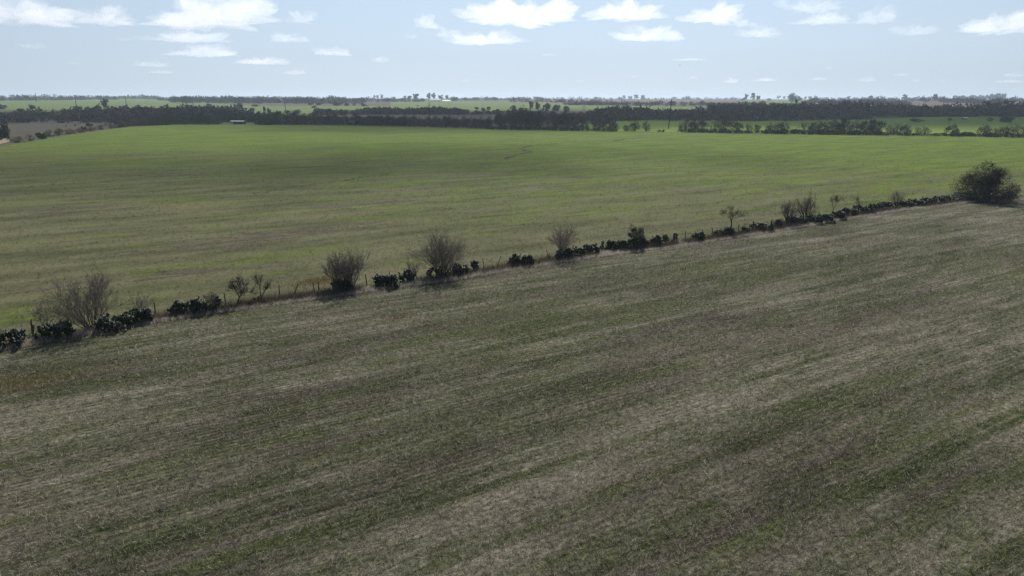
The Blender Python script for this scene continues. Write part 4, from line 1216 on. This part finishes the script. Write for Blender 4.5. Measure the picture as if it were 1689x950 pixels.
wood('thin brown wood behind the unbroken far hedge', [(400, 560, 194, 194, 199, 199, 130, (2.5, 4)), (520, 610, 188, 188.5, 191, 190.5, 90, (4.5, 6.5)), (600, 770, 187, 187.5, 189.5, 190, 260, (5, 7)), (765, 850, 188.5, 188.5, 190, 190, 50, (3, 5))], 62)
wood('wide dark wood across the valley right of centre', [(840, 1000, 190, 191, 200, 200, 260, (4, 6.5)), (815, 1015, 197, 198, 205, 208, 170, (2.5, 5)), (980, 1260, 193, 191, 199.5, 200, 520, (5.5, 8)), (930, 1260, 172, 172.5, 174, 176, 330, (3.5, 6))], 63)
wood('wide dark wood under cloud shade across the valley at the right', [(1170, 1430, 181, 180, 200, 197.5, 850, (5, 9.5)), (1400, 1760, 183, 189, 193, 193.5, 800, (5, 9.5))], 64)
wood('dark brambles and low scrub along the foot of the far hedge', [(800, 1020, 212, 216, 213.6, 217, 190, (0.7, 2.2)), (1115, 1245, 217, 220, 218.4, 220.6, 110, (0.6, 1.9)), (1255, 1455, 219.6, 222.4, 221, 223.4, 190, (0.7, 2.3)), (1455, 1540, 222, 223.8, 223.4, 224.6, 70, (0.6, 1.8)), (1540, 1760, 223.6, 226.8, 224.8, 228, 170, (0.6, 2.0))], 67, mat=M_hedge, name='hedge_undergrowth')
wood('hedges and woods far off along the left skyline', [(-60, 200, 166.5, 163.5, 167.2, 164.6, 150, (6, 10)), (-60, 560, 161.4, 162.6, 162.4, 163.4, 420, (7, 12)), (280, 600, 165.5, 167.5, 170, 172, 420, (7, 11)), (560, 700, 164.5, 167, 168.5, 168.5, 150, (5, 9)), (260, 340, 165, 168, 166, 169, 50, (6, 9)), (180, 260, 162, 163.5, 163, 164.5, 60, (7, 11))], 65, name='skyline_wood')
wood('hedges and woods far off along the right skyline', [(740, 900, 164.3, 164.3, 166, 166, 200, (6, 10)), (880, 1230, 163.8, 164.6, 164.4, 165.1, 160, (6, 11)), (840, 1010, 167, 169, 169, 171, 90, (4, 8)), (1340, 1560, 164.9, 165.8, 166, 167.4, 210, (6, 12)), (1330, 1500, 169, 171, 172.5, 175, 220, (5, 8)), (1550, 1650, 168, 172, 168.8, 173, 130, (8, 11)), (1650, 1760, 167.5, 168.6, 169, 170.4, 60, (6, 11)), (1560, 1760, 165.6, 166.2, 166, 166.6, 60, (6, 11))], 66, name='skyline_wood')

# ------------------------------------------------------------------ farm buildings
def shed(name, label, px, py, wpx, hpx, depth, roof_frac, mat_w, mat_r, rz=0.0, door=True, open_front=False):
    g = G(px, py); k = mpp(g)
    w, h = wpx * k, hpx * k
    e = empty(name, g, rz)
    tag(e, label, 'building')
    hw = h * (1 - roof_frac)
    t = 0.2
    if open_front:
        parts = [box_vf(-w / 2 + x - 0.12, -w / 2 + x + 0.12, -depth / 2, -depth / 2 + 0.24, -0.5, hw) for x in np.linspace(0.3, w - 0.3, 5)]
        for q in parts: mesh_np('post', *q, M_post, e)
        mesh_np('wall', *box_vf(-w / 2 + .2, w / 2 - .2, depth / 2 - t, depth / 2, -0.5, hw), M_dark, e)
    else:
        v = np.array([(-w/2, -depth/2, -0.5), (w/2, -depth/2, -0.5), (w/2, depth/2, -0.5), (-w/2, depth/2, -0.5), (-w/2, -depth/2, hw), (w/2, -depth/2, hw), (w/2, depth/2, hw), (-w/2, depth/2, hw), (-w/2, 0, h - 0.1), (w/2, 0, h - 0.1)])
        f = [(0, 1, 5, 4), (2, 3, 7, 6), (1, 2, 6, 9, 5), (3, 0, 4, 8, 7)]
        me = bpy.data.meshes.new('wall'); me.from_pydata(v.tolist(), [], f); me.materials.append(mat_w); link('wall', me, e)
        if door:
            mesh_np('door', *box_vf(w * 0.18, w * 0.42, -depth/2 - 0.08, -depth/2 - 0.02, 0, hw * 0.8), M_dark, e)
            for q in (-0.36, -0.2, -0.04):
                mesh_np('window', *box_vf(w * q - 0.7, w * q + 0.7, -depth/2 - 0.07, -depth/2 - 0.02, hw * 0.45, hw * 0.8), M_dark, e)
    ov = 0.35
    zt, zb = h, hw - 0.1
    th = 0.12
    v = []
    for dz in (0, th):
        v += [(-w/2 - ov, -depth/2 - ov, zb + dz), (w/2 + ov, -depth/2 - ov, zb + dz), (w/2 + ov, 0, zt + dz), (-w/2 - ov, 0, zt + dz), (w/2 + ov, depth/2 + ov, zb + dz), (-w/2 - ov, depth/2 + ov, zb + dz)]
    f = [(6, 7, 8, 9), (9, 8, 10, 11), (1, 0, 3, 2), (2, 3, 5, 4), (0, 1, 7, 6), (4, 5, 11, 10), (1, 2, 8, 7), (2, 4, 10, 8), (3, 0, 6, 9), (5, 3, 9, 11)]
    me = bpy.data.meshes.new('roof'); me.from_pydata(v, [], f); me.materials.append(mat_r); link('roof', me, e)
    return e
shed('barn', 'long pale metal roofed barn in front of the farm grove', 718.5, 167.2, 17, 4.6, 14, 0.62, M_wall, M_white)
shed('farm_shed', 'low white shed right of the long barn in the farm grove', 736.5, 167.2, 12.5, 1.9, 10, 0.5, M_white, M_white)
shed('field_shed', 'open shed with flat white roof tucked into the dark hedge', 393, 204.8, 21, 5.4, 5, 0.10, M_dark, M_shedroof, open_front=True)
shed('meadow_shed', 'tiny pale roofed shed alone in the shaded meadow', 1590.5, 197, 6, 3.4, 4, 0.4, M_dark, M_wall)
shed('cottage', 'tiny white cottage half hidden at the top of the right wood', 1347, 172.8, 4, 2.6, 7, 0.4, M_white, M_wall)
shed('farmhouse', 'tiny pale farmhouse among trees under the lone slim skyline tree', 1412, 173.4, 4.5, 2.4, 7, 0.45, M_wall, M_white)

# ------------------------------------------------------------------ power poles
def pole(px, ytop, ybase, label, arm=0.0, arm_drop=0.5, can=False, lean=0.0, r=0.16, mat=M_pole):
    g = G(px, ybase); k = mpp(g); h = (ybase - ytop) * k
    e = empty('power_pole', g, math.radians(trg.uniform(-12, 12)))
    tag(e, label, 'power pole', 'power poles crossing the valley')
    r = max(r, k * 0.6)
    top = np.array([lean * h, 0, h])
    v, f = tubes([np.array([0, 0, -0.5])], [top], [r], [r * 0.7], 8)
    mesh_np('pole', v, f, mat, e)
    mesh_np('pole_cap', *box_vf(top[0] - r * 0.6, top[0] + r * 0.6, -r * 0.6, r * 0.6, h + 0.002, h + 0.12), M_steel, e)
    if arm:
        z = h - arm_drop; cx = lean * z
        mesh_np('crossarm', *box_vf(cx - arm, cx + arm * 0.45, -r - 0.16, -r - 0.01, z - 0.09, z + 0.09), mat, e)
        for q in (-arm * 0.92, -arm * 0.45, arm * 0.4):
            v, f = tubes([[cx + q, -r - 0.08, z + 0.09], [cx + q, -r - 0.08, z + 0.22]], [[cx + q, -r - 0.08, z + 0.22], [cx + q, -r - 0.08, z + 0.36]], [0.03, 0.09], [0.03, 0.06], 6)
            mesh_np('insulator', v, f, M_porc, e)
    if can:
        z = h - 4.2; cx = lean * z - r - 0.42
        v, f = tubes([[cx, 0, z], [cx, 0, z + 0.9]], [[cx, 0, z + 0.9], [cx, 0, z + 1.0]], [0.36, 0.36], [0.36, 0.2], 10)
        mesh_np('transformer', v, f, M_steel, e)
    return e
pole(1102.5, 164.3, 212.5, 'tallest nearest power pole standing right of centre behind the green field', 1.3, 1.6, True, 0.052, 0.32)
pole(708.5, 170, 204, 'power pole with a crossarm above the unbroken hedge left of centre', 1.6, 2.6, False, 0.01, 0.2)
pole(471, 169, 185, 'power pole with crossarm and boxes on the slope left of centre', 2.2, 1.6, True, 0.02, 0.2)
pole(319.5, 167, 183, 'power pole between the three pointed treetops and the round shrub', 1.2, 1.4, False, 0.02, 0.2)
pole(209, 163, 178, 'power pole right of the tall double crowned tree', 0, 0.5, False, 0.02, 0.2)
pole(125.5, 157.5, 173.5, 'power pole above the wind bent tree at the left', 0, 0.5, False, 0.02, 0.2)
pole(59.5, 154, 168.6, 'power pole breaking the skyline at the far left', 0, 0.5, False, 0.08, 0.2)
pole(132.5, 186, 205, 'pale low pole in front of the left wood', 0, 0.5, False, 0, 0.12, M_post)
pole(182, 189, 207, 'faint low pole where the left hedge meets the wood', 0, 0.5, False, 0, 0.12, M_post)

# ------------------------------------------------------------------ bird
def bird():
    d = ray(1121.5, 107.5); P = np.array([0, 0, CAM_H]) + d * 330
    e = empty('bird', P, 0.3); tag(e, 'tiny dark bird gliding below the clouds right of centre', 'bird')
    v, f = ico(2)
    b = v * np.array([0.11, 0.34, 0.10]); b[:, 2] *= (1 - 0.4 * np.abs(b[:, 1]) / 0.34)
    hd = ico(1)[0] * 0.075 + np.array([0, 0.36, 0.04])
    mesh_np('body', *join_vf([(b, f), (hd, ico(1)[1])]), M_bird, e)
    for s in (-1, 1):
        o = [(0.07 * s, .16, .05), (0.42 * s, .20, .20), (0.82 * s, .02, .12), (0.42 * s, -.06, .19), (0.07 * s, -.10, .05)]
        vv = o + [(a, b_, c - 0.03) for a, b_, c in o]
        ff = [(0, 1, 2, 3, 4), (9, 8, 7, 6, 5)] + [(i, (i + 1) % 5, 5 + (i + 1) % 5, 5 + i) for i in range(5)]
        me = bpy.data.meshes.new('wing'); me.from_pydata(vv, [], ff); me.materials.append(M_bird); link('wing', me, e)
    vv = [(-.05, -.28, 0), (.05, -.28, 0), (.11, -.56, 0), (-.11, -.56, 0)]; vv += [(a, b_, -.025) for a, b_, c in vv]
    me = bpy.data.meshes.new('tail'); me.from_pydata(vv, [], [(0, 1, 2, 3), (7, 6, 5, 4), (0, 1, 5, 4), (1, 2, 6, 5), (2, 3, 7, 6), (3, 0, 4, 7)]); me.materials.append(M_bird); link('tail', me, e)
bird()

# ------------------------------------------------------------------ haze: one even body of air round the camera and the land
m_h, t_, o_ = new_mat('haze_air')
v_ = N(t_, 'ShaderNodeVolumePrincipled')
setin(v_, Color=(0.70, 0.83, 1.0, 1), Density=HAZE, Anisotropy=0.35)
t_.links.new(v_.outputs[0], o_.inputs['Volume'])
tag(mesh_np('haze', *box_vf(-9300, 9300, -9300, 9300, -1.6, 60), m_h), kind='stuff')
